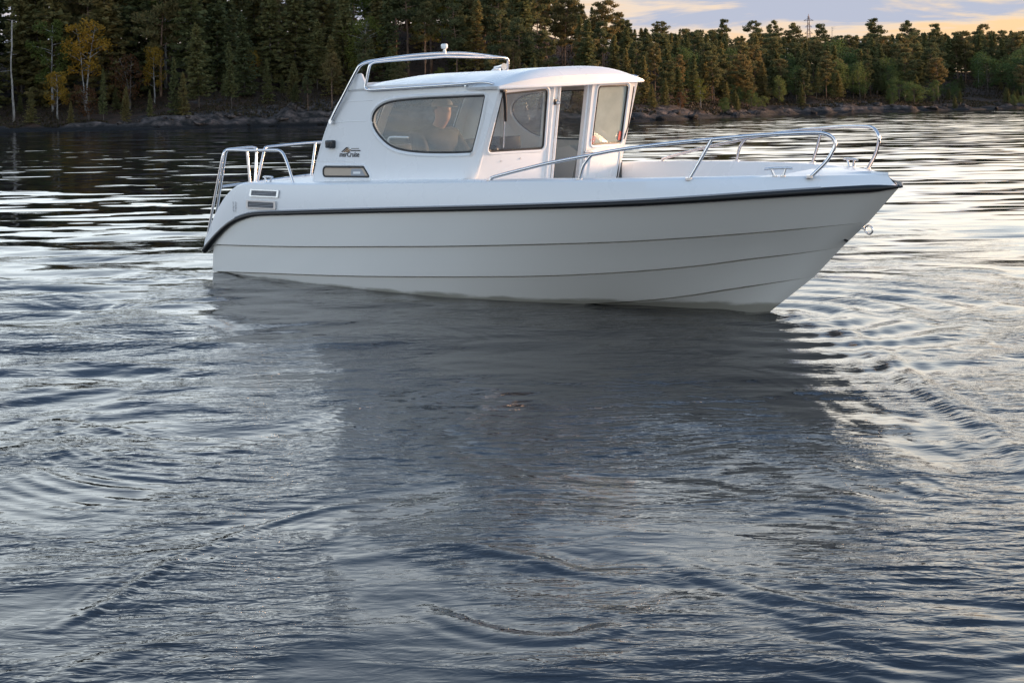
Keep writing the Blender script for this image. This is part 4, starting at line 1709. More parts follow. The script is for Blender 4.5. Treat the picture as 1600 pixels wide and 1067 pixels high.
def cabin():
    zz = np.linspace(.86, 1.83, 12)
    outer = [(float(aft_x(z)), z) for z in zz]
    outer += [(2.05, 1.795), (2.6, 1.80), (3.30, 1.80), (3.86, 1.765)]
    outer += [(front_x(.9, z) - 0.012, z) for z in np.linspace(1.74, .80, 8)]
    for sgn in (-1, 1):
        side = plate('cabin_side', outer, [WIN], side_map(sgn), 0.035, 'gelcoat', boat)
        w = empty('side_window', side)
        ring_strip('frame', offset_poly(WIN, 0.004), offset_poly(WIN, 0.040), side_map(sgn), 0.0, -0.016, 'gelcoat', w)
        tube('gasket', [side_map(sgn)(a, b, 0.002) for a, b in offset_poly(WIN, -0.002)], 0.0095, 'black_rubber', w, 8, closed=True)
        plate('pane', offset_poly(WIN, 0.001), [], side_map(sgn), 0.004, 'side_glass' if sgn < 0 else 'front_glass', w)
    # aft bulkhead with two glazed openings
    am = lambda a, b, d: (float(aft_x(b)) + d, a, b)
    o2 = [(-.90, .84), (.90, .84)] + [(.925 - .08 * (z - .9), z) for z in np.linspace(.9, 1.83, 7)] + [(-(.925 - .08 * (z - .9)), z) for z in np.linspace(1.83, .9, 7)]
    o2 = o2[:]
    h1 = round_poly([(-.74, 1.19), (-.30, 1.19), (-.30, 1.66), (-.72, 1.66)], .05)
    h2 = round_poly([(-.20, 1.19), (.74, 1.19), (.72, 1.66), (-.20, 1.66)], .05)
    blk = plate('aft_bulkhead', o2, [h1, h2], am, 0.035, 'gelcoat', boat, cuts=2)
    for h in (h1, h2):
        w = empty('rear_window', blk)
        plate('pane', offset_poly(h, .002), [], lambda a, b, d: am(a, b, d + .012), 0.004, 'front_glass', w, cuts=2)
        tube('gasket', [am(a, b, .004) for a, b in h], 0.008, 'black_rubber', w, 6, closed=True)
    # front wall
    o3 = [(-.905, .62), (-.905, 1.0), (-.868, 1.60), (-.862, 1.75), (.862, 1.75), (.868, 1.60), (.905, 1.0), (.905, .62)]
    ps = round_poly([(-.822, 1.687), (-.306, 1.706), (-.262, 1.210), (-.847, 1.222)], .035)
    door = [(-.172, 1.735), (.200, 1.735), (.255, .66), (-.110, .66)]
    pp = round_poly([(.312, 1.705), (.700, 1.705), (.775, 1.195), (.330, 1.205)], .03)
    fw = plate('front_wall', o3, [ps, door, pp], front_map, 0.04, 'gelcoat', boat, cuts=2)
    fwin = empty('windscreen', fw)
    ring_strip('frame', offset_poly(ps, .004), offset_poly(ps, .036), front_map, 0.0, -.014, 'gelcoat', fwin)
    tube('gasket', [front_map(a, b, 0.0) for a, b in ps], 0.009, 'black_rubber', fwin, 8, closed=True)
    plate('pane', offset_poly(ps, .002), [], lambda a, b, d: front_map(a, b, d + .006), 0.004, 'front_glass', fwin, cuts=2)
    # door jamb posts
    for a0, a1, nm in ((-.253, -.182, 'door_jamb'), (-.172, -.110, 'door_jamb')):
        multi_tube(nm, [([front_map(a0 + .012, 1.745, -.006), front_map(a1 + .012, .70, -.006)], .011)], 'gelcoat', fw, 8)
    # sliding door leaf on the port half, standing proud of the wall
    lm = lambda a, b, d: front_map(a, b, d - .030)
    leaf_o = round_poly([(.225, 1.728), (.742, 1.730), (.845, 1.10), (.885, .68), (.285, .68), (.262, 1.10)], .02)
    leaf = plate('door_leaf', leaf_o, [pp], lm, 0.026, 'gelcoat', boat, cuts=2)
    plate('pane', offset_poly(pp, .002), [], lambda a, b, d: lm(a, b, d + .008), 0.004, 'door_glass', leaf, cuts=2)
    tube('gasket', [lm(a, b, 0.0) for a, b in pp], 0.0075, 'black_rubber', leaf, 8, closed=True)
    rail_in = offset_poly(pp, .012)
    ring_strip('frame', rail_in, offset_poly(pp, .034), lm, 0.0, -.010, 'gelcoat', leaf)
    lowp = round_poly([(.345, 1.115), (.79, 1.105), (.83, .72), (.36, .72)], .02)
    ring_strip('panel_moulding', lowp, offset_poly(lowp, .022), lm, 0.0, -.010, 'gelcoat', leaf)
    tube('seal', [lm(.785, 1.690, -.003), lm(.835, 1.33, -.003), lm(.815, 1.22, -.003)], .006, 'black_rubber', leaf, 6)
    tube('seal', [lm(.800, 1.12, -.003), lm(.852, .90, -.003), lm(.862, .72, -.003)], .007, 'black_rubber', leaf, 6)
    rbox('handle', lm(.30, 1.145, -.016), (.018, .14, .02), 'steel', leaf, .005)
    dm = lambda c, r, n=20: [(c[0] + r * math.cos(2 * math.pi * k / n), c[1] + r * math.sin(2 * math.pi * k / n)) for k in range(n)]
    st = plate('sticker', dm((.328, 1.245), .034), [], lambda a, b, d: lm(a, b, d - .004), .002, 'print_white', leaf)
    ring_strip('ring', dm((.328, 1.245), .026), dm((.328, 1.245), .033), lambda a, b, d: lm(a, b, d - .007), 0, -.001, 'print_red', st)
    V, F = [], []
    for da, db, sa, sb in ((0, 0, .008, .034), (0, .004, .030, .008)):
        base = len(V)
        for ka, kb in ((-1, -1), (1, -1), (1, 1), (-1, 1)):
            V.append(lm(.328 + da + ka * sa / 2, 1.245 + db + kb * sb / 2, -.008 - .001 * (sa > sb)))
        F.append((base, base + 1, base + 2, base + 3))
    mesh_obj('symbol', V, F, 'print_red', st)
    plate('sticker', round_poly([(.715, 1.30), (.760, 1.295), (.765, 1.215), (.72, 1.22)], .01), [], lambda a, b, d: lm(a, b, d + .002), .002, 'print_red', leaf)
    # latch on the jamb
    l_ = empty('latch', fw)
    rbox('plate', front_map(-.200, 1.595, -.012), (.012, .03, .05), 'black_rubber', l_, .004)
    tube('knob', [front_map(-.185, 1.59, -.015), front_map(-.165, 1.588, -.04)], .014, 'steel', l_, 10)
    # screws under the windscreen
    for a, b in ((-.70, 1.13), (-.50, 1.14)):
        tube('screw', [front_map(a, b, 0.002), front_map(a, b, -.004)], .007, 'steel', fw, 8)
    # corner posts soften the wall joints
    for sgn in (-1, 1):
        tube('corner_post', [(front_x(.9, z) - 0.012, sgn * (side_y(z) - .012), z) for z in np.linspace(.7, 1.75, 8)], .016, 'gelcoat', fw, 10)
        tube('corner_post', [(float(aft_x(z)) + .014, sgn * (side_y(z) - .014), z) for z in np.linspace(.86, 1.84, 9)], .018, 'gelcoat', blk, 10)
    # creases moulded in the starboard and port sides
    for sgn in (-1, 1):
        f = side_map(sgn)
        for pth in ([(1.64, 1.475), (1.90, 1.487), (2.19, 1.49)], [(1.80, 1.66), (2.0, 1.668), (2.28, 1.672)],
                    [(1.49, 1.13), (1.80, 1.135), (2.02, 1.13), (2.20, 1.03), (2.30, .96)]):
            tube('crease', [f(a, b, .001) for a, b in pth], .0045, 'gelcoat', boat, 6)
    return side


def roof():
    def cap(x0f, x1f, half, ze, crown, ex, n_x=16, n_y=28, fall=None):
        V, F = [], []
        for i in range(n_x + 1):
            t = i / n_x
            for j in range(n_y + 1):
                s = -1 + 2 * j / n_y
                s = math.sin(s * math.pi / 2)
                y = s * half(t)
                x = x0f(s) + (x1f(s) - x0f(s)) * t
                z = ze + (crown(t)) * (1 - abs(s) ** ex)
                V.append((x, y, z))
        m = n_y + 1
        for i in range(n_x):
            for j in range(n_y):
                F.append((i * m + j, i * m + j + 1, (i + 1) * m + j + 1, (i + 1) * m + j))
        # underside sheet
        base = len(V)
        for i in range(n_x + 1):
            t = i / n_x
            for j in range(m):
                x, y, z = V[i * m + j]
                V.append((x, y * 0.985, ze - 0.022 + 0.6 * max(0, z - ze - 0.02) * 0.5))
        for i in range(n_x):
            for j in range(n_y):
                a = base + i * m + j
                F.append((a, a + m, a + m + 1, a + 1))
        for i in range(n_x):
            for j in (0, n_y):
                F.append((i * m + j, (i + 1) * m + j, base + (i + 1) * m + j, base + i * m + j))
        for j in range(n_y):
            for i in (0, n_x):
                F.append((i * m + j, i * m + j + 1, base + i * m + j + 1, base + i * m + j))
        return V, F
    # rear roof
    V, F = cap(lambda s: 1.93, lambda s: 3.62, lambda t: .868, 1.768, lambda t: .118 * min(1, .72 + 1.4 * t) , 2.1)
    r = mesh_obj('rear_roof', V, F, 'gelcoat', boat, smooth=45)
    # short upright wings at the two stern corners of the roof
    for sgn in (-1, 1):
        prof = [(1.93, 1.78), (1.985, 1.845), (2.04, 1.895), (2.07, 1.912), (2.10, 1.915), (2.125, 1.905), (2.145, 1.87), (2.18, 1.79)]
        n = len(prof)
        V = []
        for k, (yo, sh) in enumerate(((.868, 0.0), (.862, 0.006), (.845, 0.006), (.839, 0.0))):
            V += [(2.09 + (x - 2.09) * (1 - 2 * (.006 - sh)), sgn * (yo - .05 * (z - 1.78)), z - (.012 if sh == 0 else 0)) for x, z in prof]
        F = [tuple(range(n)), tuple(range(3 * n, 4 * n))]
        for r_ in range(3):
            F += [(r_ * n + a, r_ * n + (a + 1) % n, (r_ + 1) * n + (a + 1) % n, (r_ + 1) * n + a) for a in range(n)]
        mesh_obj('roof_wing', V, F, 'gelcoat', r, smooth=40)
    # front hood overhanging the windscreen
    V, F = cap(lambda s: 3.40 + .10 * abs(s) ** 2, lambda s: 3.985 - .075 * abs(s) ** 3, lambda t: .885 + .02 * min(1, t * 3), 1.752, lambda t: .140 * (1 - .55 * max(0, (t - .72) / .28) ** 2.2) * min(1, .86 + t), 2.9, 26, 32)
    h = mesh_obj('front_hood', V, F, 'gelcoat', boat, smooth=45)
    tube('drip_edge', [(3.985 - .075 * abs(s) ** 3 - .004, s * .905, 1.738) for s in np.linspace(-1, 1, 25)], .014, 'gelcoat', h, 8)
    # ceiling lining
    V, F = box_geo((2.85, 0, 1.738), (1.80, 1.66, .012))
    mesh_obj('headliner', V, F, 'headliner', boat)


cabin()
roof()


# ---- fittings on the boat ----------------------------------------------------
RT = 0.0135


def bow_rails():
    R = [(3.936, 1.082, 1.0), (3.955, 1.080, 1.018), (3.985, 1.076, 1.035), (4.30, 1.045, 1.10), (4.581, 1.019, 1.153), (4.927, .976, 1.206), (5.17, .921, 1.244), (5.55, .835, 1.284),
         (5.874, .712, 1.308), (6.137, .569, 1.326), (6.443, .401, 1.334), (6.56, .335, 1.328), (6.617, .300, 1.298), (6.637, .291, 1.25), (6.618, .303, 1.19), (6.575, .327, 1.12), (6.476, .383, 1.012)]
    for sgn in (-1, 1):
        e = empty('bow_rail', boat)
        P = smooth_path([(a, sgn * b, c) for a, b, c in R], 5)
        tube('tube', P, RT, 'steel', e, 10)
        for st in ([(4.827, .996, 1.012), (4.866, .989, 1.119), (4.90, .981, 1.165), (4.945, .974, 1.208)], [(5.72, .797, 1.018), (5.80, .757, 1.16), (5.874, .713, 1.304)]):
            tube('stanchion', smooth_path([(a, sgn * b, c) for a, b, c in st], 4), RT * .92, 'steel', e, 10)
        for q in ((3.936, 1.082, 1.006), (4.827, .996, 1.022), (5.72, .797, 1.03), (6.476, .383, 1.026)):
            tube('foot', [(q[0], sgn * q[1], q[2] - .012), (q[0], sgn * q[1], q[2] + .006)], .026, 'black_rubber' if False else 'steel', e, 14)


def cleat(x, y, z, ang, L_=.20, nm='cleat'):
    c = empty(nm, boat)
    ca, sa = math.cos(ang), math.sin(ang)
    T = lambda a, b, h: (x + a * ca - b * sa, y + a * sa + b * ca, z + h)
    tube('bar', smooth_path([T(-L_ / 2, 0, .052), T(-L_ / 4, 0, .056), T(L_ / 4, 0, .056), T(L_ / 2, 0, .052)], 4), .0095, 'steel', c, 10)
    for s in (-1, 1):
        tube('post', [T(s * .030, 0, -.004), T(s * .052, 0, .054)], .009, 'steel', c, 8)
    for s in (-1, 1):
        tube('foot', [T(s * .028, 0, -.006), T(s * .028, 0, .004)], .02, 'steel', c, 12)


bow_rails()
cleat(6.28, -.475, 1.030, rad(29))
cleat(6.28, .475, 1.030, rad(-29))
cleat(.87, -1.03, .928, 0, .15)
cleat(.87, 1.03, .928, 0, .15)


def stern_rails():
    for sgn in (-1, 1):
        e = empty('stern_side_rail', boat)
        P = [(-.085, 1.045, .42), (-.05, 1.045, .50), (.08, 1.042, .86), (.19, 1.04, 1.17), (.215, 1.04, 1.215), (.27, 1.04, 1.235), (.6, 1.04, 1.232), (1.0, 1.04, 1.236), (1.09, 1.04, 1.230), (1.15, 1.04, 1.195), (1.21, 1.04, 1.09), (1.28, 1.04, .925)]
        tube('tube', smooth_path([(a, sgn * b, c) for a, b, c in P], 5), RT, 'steel', e, 10)
        tube('stanchion', [(.584, sgn * 1.04, .918), (.565, sgn * 1.04, 1.232)], RT * .92, 'steel', e, 10)
        for q in ((.584, .922), (1.28, .93)):
            tube('foot', [(q[0], sgn * 1.04, q[1] - .012), (q[0], sgn * 1.04, q[1] + .008)], .027, 'steel', e, 14)
        e = empty('transom_rail', boat)
        P = [(-.13, 1.075, .40), (-.09, 1.07, .52), (.05, 1.02, 1.02), (.095, .995, 1.19), (.10, .965, 1.228), (.10, .90, 1.236), (.10, .68, 1.238), (.10, .63, 1.228), (.105, .61, 1.19), (.12, .66, .86)]
        tube('tube', smooth_path([(a, sgn * b, c) for a, b, c in P], 5), RT, 'steel', e, 10)
    e = empty('boarding_gate', boat)
    P = [(.12, -.64, .85), (.105, -.515, 1.19), (.10, -.48, 1.222), (.10, -.42, 1.232), (.10, 0, 1.238), (.10, .42, 1.232), (.10, .48, 1.222), (.105, .515, 1.19), (.12, .56, .85)]
    tube('tube', smooth_path(P, 6), RT, 'steel', e, 10)
    tube('stanchion', [(.12, .03, .84), (.10, .14, 1.236)], RT * .92, 'steel', e, 10)
    multi_tube('lower_bar', [([(.055, -1.0, .872), (.055, 0, .90), (.055, 1.0, .905)], RT)], 'steel', boat)


stern_rails()


def roof_rails():
    e = empty('roof_arch', boat)
    P = [(1.715, -.905, 1.49), (1.76, -.90, 1.555), (1.96, -.892, 1.785), (2.10, -.88, 1.95), (2.135, -.865, 1.99), (2.16, -.81, 2.013), (2.17, -.70, 2.026), (2.18, -.327, 2.057), (2.19, .05, 2.070), (2.19, .40, 2.062), (2.19, .78, 2.020),
         (2.19, .90, 2.003), (2.185, .935, 1.975), (2.15, .925, 1.90), (1.96, .895, 1.785), (1.76, .90, 1.555), (1.715, .905, 1.49)]
    tube('tube', smooth_path(P, 6), .0145, 'steel', e, 10)
    for sgn in (-1, 1):
        tube('foot', [(1.715, sgn * .875, 1.487), (1.715, sgn * .918, 1.492)], .022, 'steel', e, 12)
    for sgn in (-1, 1):
        e2 = empty('roof_grab_rail', boat)
        P = [(2.30, 0.0, 2.040), (2.29, .46, 2.024), (2.275, .77, 2.012), (2.262, .845, 2.0), (2.252, .868, 1.965), (2.215, .882, 1.83), (2.205, .888, 1.79), (2.235, .890, 1.768), (2.30, .890, 1.765), (2.8, .890, 1.772), (3.4, .892, 1.782), (3.66, .900, 1.790), (3.78, .905, 1.785), (3.85, .905, 1.772)]
        tube('tube', smooth_path([(a, sgn * b, c) for a, b, c in P], 5), .0125, 'steel', e2, 10)
        for x in (2.34, 2.95, 3.5):
            tube('stand_off', [(x, sgn * .856, 1.762), (x, sgn * .890, 1.768)], .008, 'steel', e2, 8)
    # all-round white light on the arch
    l_ = empty('masthead_light', boat)
    tube('stem', [(2.19, .10, 2.065), (2.19, .10, 2.125)], [.016, .014], 'lens_white', l_, 12)
    tube('lens', [(2.19, .10, 2.112), (2.19, .10, 2.122), (2.19, .10, 2.150), (2.19, .10, 2.160)], [.022, .032, .032, .024], 'lens_white', l_, 14)
    # horn and clamp on the roof ahead of the arch
    h = empty('horn', boat)
    tube('bell', [(2.90, .05, 1.912), (2.98, .03, 1.917), (3.04, .015, 1.918), (3.06, .01, 1.918)], [.012, .014, .022, .030], 'steel', h, 12)
    rbox('bracket', (2.94, .04, 1.893), (.06, .03, .03), 'steel', h, .006)


roof_rails()


def deck_side_y(x, z):
    t = (z - .63) / .29
    return float(b_sheer(x)) - .045 * t + .012 * (1 - abs(2 * t - 1))


def vents():
    for sgn in (-1, 1):
        dm = lambda a, b, d: (a, sgn * (deck_side_y(a, b) - d), b)
        for (x0, x1, z0, z1) in ((.735, 1.205, .806, .874), (.695, 1.175, .696, .770)):
            v = empty('air_vent', boat)
            q = lambda a0, b0, a1, b1, r: round_poly([(a0, b0), (a1, b0), (a1, b1), (a0, b1)], r, 3)
            hole = q(x0 + .030, z0 + .010, x1 - .030, z1 - .010, .004)
            plate('backing', offset_poly(hole, .004), [], lambda a, b, d: dm(a, b, d - .006), .004, 'louvre_dark', v)
            plate('frame', q(x0, z0, x1, z1, .008), [hole], lambda a, b, d: dm(a, b, d - .018), .020, 'louvre_metal', v)
            n = 4
            for k in range(n):
                zc = z0 + .010 + (z1 - z0 - .020) * (k + .5) / n
                plate('slat', [(x0 + .031, zc - .0028), (x1 - .031, zc - .0028), (x1 - .031, zc + .0028), (x0 + .031, zc + .0028)], [], lambda a, b, d: dm(a, b, d - .015), .008, 'grey_vinyl', v)


vents()


def side_details():
    for sgn in (-1, 1):
        f = side_map(sgn)
        # long low portlight with a pointed front end
        loop = round_poly([(1.585, 1.078), (2.165, 1.082), (2.245, .997), (1.585, .990)], [.04, .012, .012, .04], 6)
        p = empty('portlight', boat)
        ring_strip('frame', offset_poly(loop, .006), offset_poly(loop, .030), f, 0, -.010, 'gelcoat', p)
        tube('gasket', [f(a, b, -.004) for a, b in loop], .0085, 'black_rubber', p, 8, closed=True)
        plate('pane', loop, [], lambda a, b, d: f(a, b, d - .003), .002, 'blind_cloth', p)
        plate('curtain_gap', round_poly([(1.99, 1.065), (2.13, 1.068), (2.19, 1.005), (1.985, 1.003)], .01), [], lambda a, b, d: f(a, b, d - .0045), .001, 'grey_vinyl', p)
        plate('curtain_hem', round_poly([(2.02, 1.040), (2.12, 1.042), (2.12, 1.022), (2.02, 1.020)], .004), [], lambda a, b, d: f(a, b, d - .006), .001, 'lens_white', p)
        # side lamp
        l_ = empty('side_lamp', boat)
        rbox('housing', f(1.703, 1.286, -.020), (.105, .05, .072), 'lamp_black', l_, .010)
        rbox('lens', f(1.690, 1.288, -.044), (.06, .012, .05), 'lamp_black', l_, .005)
    # maker's mark: three rising strokes, two bars and the name
    f = side_map(-1)
    lg = empty('maker_logo', boat)

    def bar(nm, pts, mat):
        mesh_obj(nm, [f(a, b, -.004) for a, b in pts], [tuple(range(len(pts)))], mat, lg)
    bar('stroke', [(1.840, 1.214), (1.912, 1.258), (1.955, 1.258), (1.925, 1.250), (1.860, 1.214)], 'print_black')
    bar('stroke', [(1.872, 1.212), (1.925, 1.246), (1.962, 1.250), (1.945, 1.240), (1.892, 1.212)], 'print_brown')
    bar('stroke', [(1.905, 1.212), (1.950, 1.236), (1.985, 1.238), (1.975, 1.228), (1.925, 1.212)], 'print_brown')
    bar('bar', [(1.985, 1.2435), (2.095, 1.2435), (2.095, 1.2485), (1.985, 1.2485)], 'print_black')
    bar('bar', [(1.978, 1.223), (2.115, 1.223), (2.115, 1.2325), (1.978, 1.2325)], 'print_black')
    cu = bpy.data.curves.new('lettering', 'FONT')
    cu.body = 'merCruise'
    cu.size = 0.062
    cu.shear = 0.18
    cu.extrude = 0.0
    cu.offset = 0.0012
    cu.resolution_u = 3
    cu.align_x = 'LEFT'
    to = bpy.data.objects.new('tmp_text', cu)
    COL.objects.link(to)
    dg = bpy.context.evaluated_depsgraph_get()
    me = bpy.data.meshes.new_from_object(to.evaluated_get(dg))
    bpy.data.objects.remove(to)
    xs = [v.co.x for v in me.vertices]
    k = 0.285 / (max(xs) - min(xs))
    for v in me.vertices:
        v.co = f(1.815 + (v.co.x - min(xs)) * k, 1.172 + v.co.y * k, -.004)
    me.materials.clear()
    me.materials.append(MATS['print_black'])
    o = bpy.data.objects.new('lettering', me)
    COL.objects.link(o)
    o.parent = lg
    # worn hull-number marks at the stern quarter: short vertical strokes too small to read
    V, F = [], []
    r_ = random.Random(4)
    for k in range(9):
        for q in range(2):
            a, b = .445 + q * .040 + r_.uniform(-.004, .004), .742 - k * .011
            base = len(V)
            w, h = r_.uniform(.010, .024), .0055
            for da, db in ((0, 0), (w, 0), (w, h), (0, h)):
                V.append((a + da, -(deck_side_y(a + da, b + db) + .003), b + db))
            F.append((base, base + 1, base + 2, base + 3))
    mesh_obj('hull_marking', V, F, 'print_grey', boat)
    # bow eye and drain
    e = empty('bow_eye', boat)
    c = Vector((6.708, 0, .614))
    tube('ring', [c + Vector((math.cos(a) * .030, 0, math.sin(a) * .030)) for a in np.linspace(0, 2 * math.pi, 20, endpoint=False)], .0075, 'steel', e, 8, closed=True)
    tube('shank', [(6.60, 0, .64), (6.69, 0, .615)], .010, 'steel', e, 8)
    tube('drain', [(6.53, -.035, .535), (6.555, -.05, .532)], .010, 'black_rubber', boat, 8)
    # windscreen wiper
    w = empty('wiper', boat)
    g = lambda a, b, d: front_map(a, b, d)
    rbox('motor', g(-.845, 1.715, -.025), (.04, .05, .03), 'black_rubber', w, .008)
    tube('arm', [g(-.84, 1.71, -.030), g(-.80, 1.60, -.034), g(-.755, 1.465, -.030)], [.016, .014, .011], 'black_rubber', w, 8)
    tube('blade', [g(-.785, 1.56, -.018), g(-.748, 1.42, -.018), g(-.712, 1.245, -.016)], .006, 'steel', w, 8)


side_details()


def interior():
    # floor, dash, helm and seats seen through the glass
    rbox('cabin_floor', (2.55, 0, .30), (2.2, 1.7, .03), 'liner', boat, .004)
    d = empty('dashboard', boat)
    out = [(3.20, .62), (3.42, .62), (3.60, 1.14), (3.50, 1.195), (3.34, 1.17), (3.22, 1.05)]
    for y0, y1 in ((-.84, -.22), (.34, .84)):
        V = [(x, y0, z) for x, z in out] + [(x, y1, z) for x, z in out]
        n = len(out)
        F = [tuple(range(n))[::-1], tuple(range(n, 2 * n))] + [(i, (i + 1) % n, n + (i + 1) % n, n + i) for i in range(n)]
        mesh_obj('console', V, F, 'cabin_trim' if y0 < 0 else 'liner', d)
    rbox('plotter', (3.47, -.36, 1.265), (.05, .20, .11), 'instrument', d, .008)
    tube('compass', [(3.50, -.60, 1.19), (3.50, -.60, 1.215), (3.50, -.60, 1.25), (3.50, -.60, 1.262)], [.04, .05, .04, .015], 'instrument', d, 14)
    w = empty('steering_wheel', boat)
    c = Vector((3.16, -.46, 1.13))
    ax = Vector((-.82, 0, .57)).normalized()
    u = Vector((0, 1, 0))
    v = ax.cross(u)
    ring = [c + (u * math.cos(a) + v * math.sin(a)) * .165 for a in np.linspace(0, 2 * math.pi, 32, endpoint=False)]
    tube('rim', ring, .013, 'black_rubber', w, 8, closed=True)
    for a in (math.pi / 2, math.pi * 7 / 6, math.pi * 11 / 6):
        tube('spoke', [c - ax * .02, c + (u * math.cos(a) + v * math.sin(a)) * .16], .009, 'steel', w, 8)
    tube('column', [c - ax * .015, c - ax * .22], .022, 'black_rubber', w, 10)
    tube('throttle', smooth_path([(3.34, -.27, 1.14), (3.32, -.27, 1.21), (3.30, -.27, 1.255)], 3), .011, 'steel', boat, 8)
    for y in (-.43, .48):
        s = empty('helm_seat', boat)
        rbox('cushion', (2.50, y, .70), (.46, .50, .12), 'seat_vinyl', s, .03)
        rbox('backrest', (2.26, y, 1.0), (.10, .48, .52), 'seat_vinyl', s, .03)
        tube('pedestal', [(2.5, y, .31), (2.5, y, .65)], .05, 'steel', s, 12)
    rbox('rear_bench', (1.80, .05, .55), (.5, 1.5, .45), 'liner', boat, .03)
    rbox('shelf', (2.7, .80, 1.10), (1.5, .10, .05), 'liner', boat, .01)


interior()


# ------------------------------------------------------------------ the person at the helm
def skin_mesh(name, joints, edges, mat, sub=2, root=0):
    """joints: {key: (pos, radius)}; one continuous surface grown round a skeleton"""
    keys = list(joints)
    me = bpy.data.meshes.new(name)
    me.from_pydata([joints[k][0] for k in keys], [(keys.index(a), keys.index(b)) for a, b in edges], [])
    o = bpy.data.objects.new('tmp_' + name, me)
    COL.objects.link(o)
    m = o.modifiers.new('skin', 'SKIN')
    m.use_smooth_shade = True
    for i, k in enumerate(keys):
        r = joints[k][1]
        sv = me.skin_vertices[0].data[i]
        sv.radius = r if isinstance(r, tuple) else (r, r)
        sv.use_root = (i == root)
    s = o.modifiers.new('sub', 'SUBSURF')
    s.levels = s.render_levels = sub
    dg = bpy.context.evaluated_depsgraph_get()
    res = bpy.data.meshes.new_from_object(o.evaluated_get(dg))
    bpy.data.objects.remove(o)
    res.materials.clear()
    res.materials.append(MATS[mat])
    res.polygons.foreach_set('use_smooth', [True] * len(res.polygons))
    return res


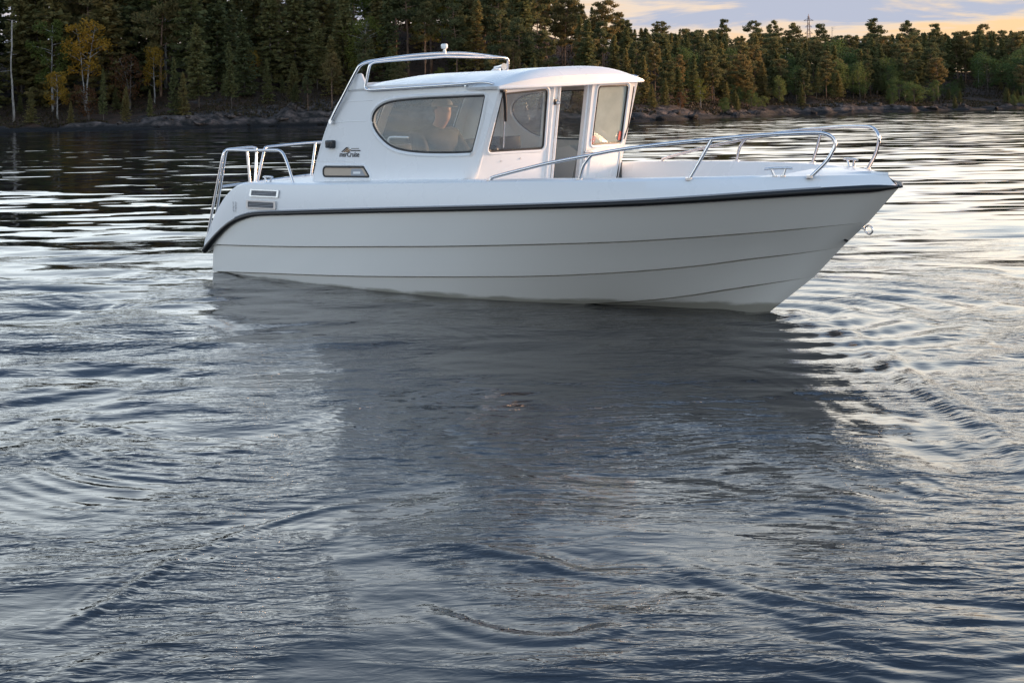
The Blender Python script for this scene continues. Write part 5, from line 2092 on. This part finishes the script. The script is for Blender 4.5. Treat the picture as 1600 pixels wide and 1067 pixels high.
def person():
    hx, hy, hz = 2.70, -.42, 1.555        # head centre
    J = {'pelvis': ((2.46, hy, .80), (.13, .16)), 'waist': ((2.47, hy, .98), (.11, .14)), 'chest': ((2.53, hy, 1.20), (.12, .16)),
         'neckbase': ((2.60, hy, 1.36), .075), 'neck': ((2.645, hy, 1.43), .056), 'jaw': ((2.70, hy, 1.49), (.074, .068)), 'head': ((2.695, hy, 1.565), (.094, .078)), 'crown': ((2.685, hy, 1.63), (.075, .066))}
    E_ = [('pelvis', 'waist'), ('waist', 'chest'), ('chest', 'neckbase'), ('neckbase', 'neck'), ('neck', 'jaw'), ('jaw', 'head'), ('head', 'crown')]
    for s, nm in ((-1, 'r'), (1, 'l')):
        J.update({nm + 'sh': ((2.58, hy + s * .185, 1.32), .062), nm + 'el': ((2.72, hy + s * .255, 1.07), .046), nm + 'wr': ((2.96, hy + s * .185, 1.09), .030), nm + 'ha': ((3.05, hy + s * .165, 1.12), (.020, .034)),
                  nm + 'hip': ((2.52, hy + s * .10, .79), .085), nm + 'kn': ((2.92, hy + s * .13, .80), .062), nm + 'an': ((2.98, hy + s * .13, .40), .042), nm + 'to': ((3.14, hy + s * .15, .355), (.036, .03))})
        E_ += [('chest', nm + 'sh'), (nm + 'sh', nm + 'el'), (nm + 'el', nm + 'wr'), (nm + 'wr', nm + 'ha'), ('pelvis', nm + 'hip'), (nm + 'hip', nm + 'kn'), (nm + 'kn', nm + 'an'), (nm + 'an', nm + 'to')]
        # five fingers closing round the wheel rim
        for k, (dy, L_) in enumerate(((-.028, .8), (-.010, 1.0), (.009, .95), (.026, .75))):
            a, b, c = nm + f'f{k}a', nm + f'f{k}b', nm + f'f{k}c'
            J[a] = ((3.10, hy + s * (.155 + dy), 1.150), .0095)
            J[b] = ((3.10 + .045 * L_, hy + s * (.148 + dy), 1.152), .0085)
            J[c] = ((3.10 + .040 * L_, hy + s * (.140 + dy), 1.118), .0075)
            E_ += [(nm + 'ha', a), (a, b), (b, c)]
        J[nm + 'ta'] = ((3.065, hy + s * .120, 1.130), .011)
        J[nm + 'tb'] = ((3.105, hy + s * .105, 1.118), .009)
        E_ += [(nm + 'ha', nm + 'ta'), (nm + 'ta', nm + 'tb')]
    body = skin_mesh('person', J, E_, 'skin', 2)
    # face: nose, brow, eye hollows and chin pulled out of the one surface (person looks forward, +x)
    for v in body.vertices:
        p = v.co
        if p.z > 1.45 and p.x > 2.70:
            dy = p.y - hy
            p.x += .030 * math.exp(-((dy / .016) ** 2 + ((p.z - 1.545) / .022) ** 2))
            p.x += .012 * math.exp(-((dy / .05) ** 2 + ((p.z - 1.590) / .014) ** 2))
            p.x += .014 * math.exp(-((dy / .03) ** 2 + ((p.z - 1.480) / .02) ** 2))
            for s in (-1, 1):
                p.x -= .010 * math.exp(-(((dy - s * .03) / .016) ** 2 + ((p.z - 1.568) / .013) ** 2))
    o = bpy.data.objects.new('person', body)
    COL.objects.link(o)
    o.matrix_world = boat.matrix_basis.copy()
    o.location, o.rotation_euler = boat.location.copy(), boat.rotation_euler.copy()
    tag(o, 'person in dark jacket and pale cap seated at the helm behind the side window', 'person')

    def child(nm, me):
        c = bpy.data.objects.new(nm, me)
        COL.objects.link(c)
        c.parent = o
        return c
    G = {'hem': ((2.46, hy, .84), (.165, .20)), 'waist': ((2.47, hy, 1.0), (.15, .19)), 'chest': ((2.53, hy, 1.20), (.16, .20)), 'yoke': ((2.59, hy, 1.33), (.125, .14)), 'collar': ((2.63, hy, 1.42), (.088, .086))}
    GE = [('hem', 'waist'), ('waist', 'chest'), ('chest', 'yoke'), ('yoke', 'collar')]
    for s, nm in ((-1, 'r'), (1, 'l')):
        G.update({nm + 'sh': ((2.58, hy + s * .205, 1.325), .088), nm + 'el': ((2.73, hy + s * .265, 1.07), .070), nm + 'wr': ((2.945, hy + s * .19, 1.088), .048)})
        GE += [('yoke', nm + 'sh'), (nm + 'sh', nm + 'el'), (nm + 'el', nm + 'wr')]
    child('jacket', skin_mesh('jacket', G, GE, 'jacket', 2))
    T = {'belt': ((2.46, hy, .86), (.145, .18)), 'seat': ((2.47, hy, .79), (.14, .17))}
    TE = [('belt', 'seat')]
    for s, nm in ((-1, 'r'), (1, 'l')):
        T.update({nm + 'hip': ((2.54, hy + s * .10, .79), .105), nm + 'kn': ((2.925, hy + s * .13, .805), .08), nm + 'cuff': ((2.98, hy + s * .13, .42), .06)})
        TE += [('seat', nm + 'hip'), (nm + 'hip', nm + 'kn'), (nm + 'kn', nm + 'cuff')]
    child('trousers', skin_mesh('trousers', T, TE, 'trouser', 2))
    # cap with peak
    V, F = [], []
    n, rings = 20, 7
    for i in range(rings):
        t = i / (rings - 1)
        a = t * math.pi / 2
        for k in range(n):
            th = 2 * math.pi * k / n
            V.append((2.690 + .106 * math.cos(a) ** .7 * math.cos(th), hy + .090 * math.cos(a) ** .7 * math.sin(th), 1.592 + .075 * math.sin(a)))
    for i in range(rings - 1):
        for k in range(n):
            l = (k + 1) % n
            F.append((i * n + k, i * n + l, (i + 1) * n + l, (i + 1) * n + k))
    F.append(tuple((rings - 1) * n + k for k in range(n)))
    base = len(V)
    m = 9
    for q in range(2):
        for k in range(m):
            a = -1.05 + 2.1 * k / (m - 1)
            V.append((2.690 + .100 * math.cos(a), hy + .088 * math.sin(a), 1.600 - q * .006))
            V.append((2.690 + .100 * math.cos(a) + .075 * math.cos(a) ** .5, hy + .082 * math.sin(a), 1.588 - q * .006))
    for k in range(m - 1):
        a = base + 2 * k
        F.append((a, a + 1, a + 3, a + 2))
        b_ = base + 2 * m + 2 * k
        F.append((b_, b_ + 2, b_ + 3, b_ + 1))
        F.append((a + 1, b_ + 1, b_ + 3, a + 3))
    cp = mesh_obj('cap', V, F, 'cap', o, smooth=50)
    # hair at the nape and sides
    V, F = [], []
    for i in range(5):
        z = 1.600 - .075 * i / 4
        for k in range(13):
            th = math.pi * .42 + math.pi * 1.16 * k / 12
            V.append((2.687 + (.101 - .006 * i) * math.cos(th), hy + (.086 - .004 * i) * math.sin(th), z))
    for i in range(4):
        for k in range(12):
            a = i * 13 + k
            F.append((a, a + 1, a + 14, a + 13))
    mesh_obj('hair', V, F, 'hair', o, smooth=60)


person()
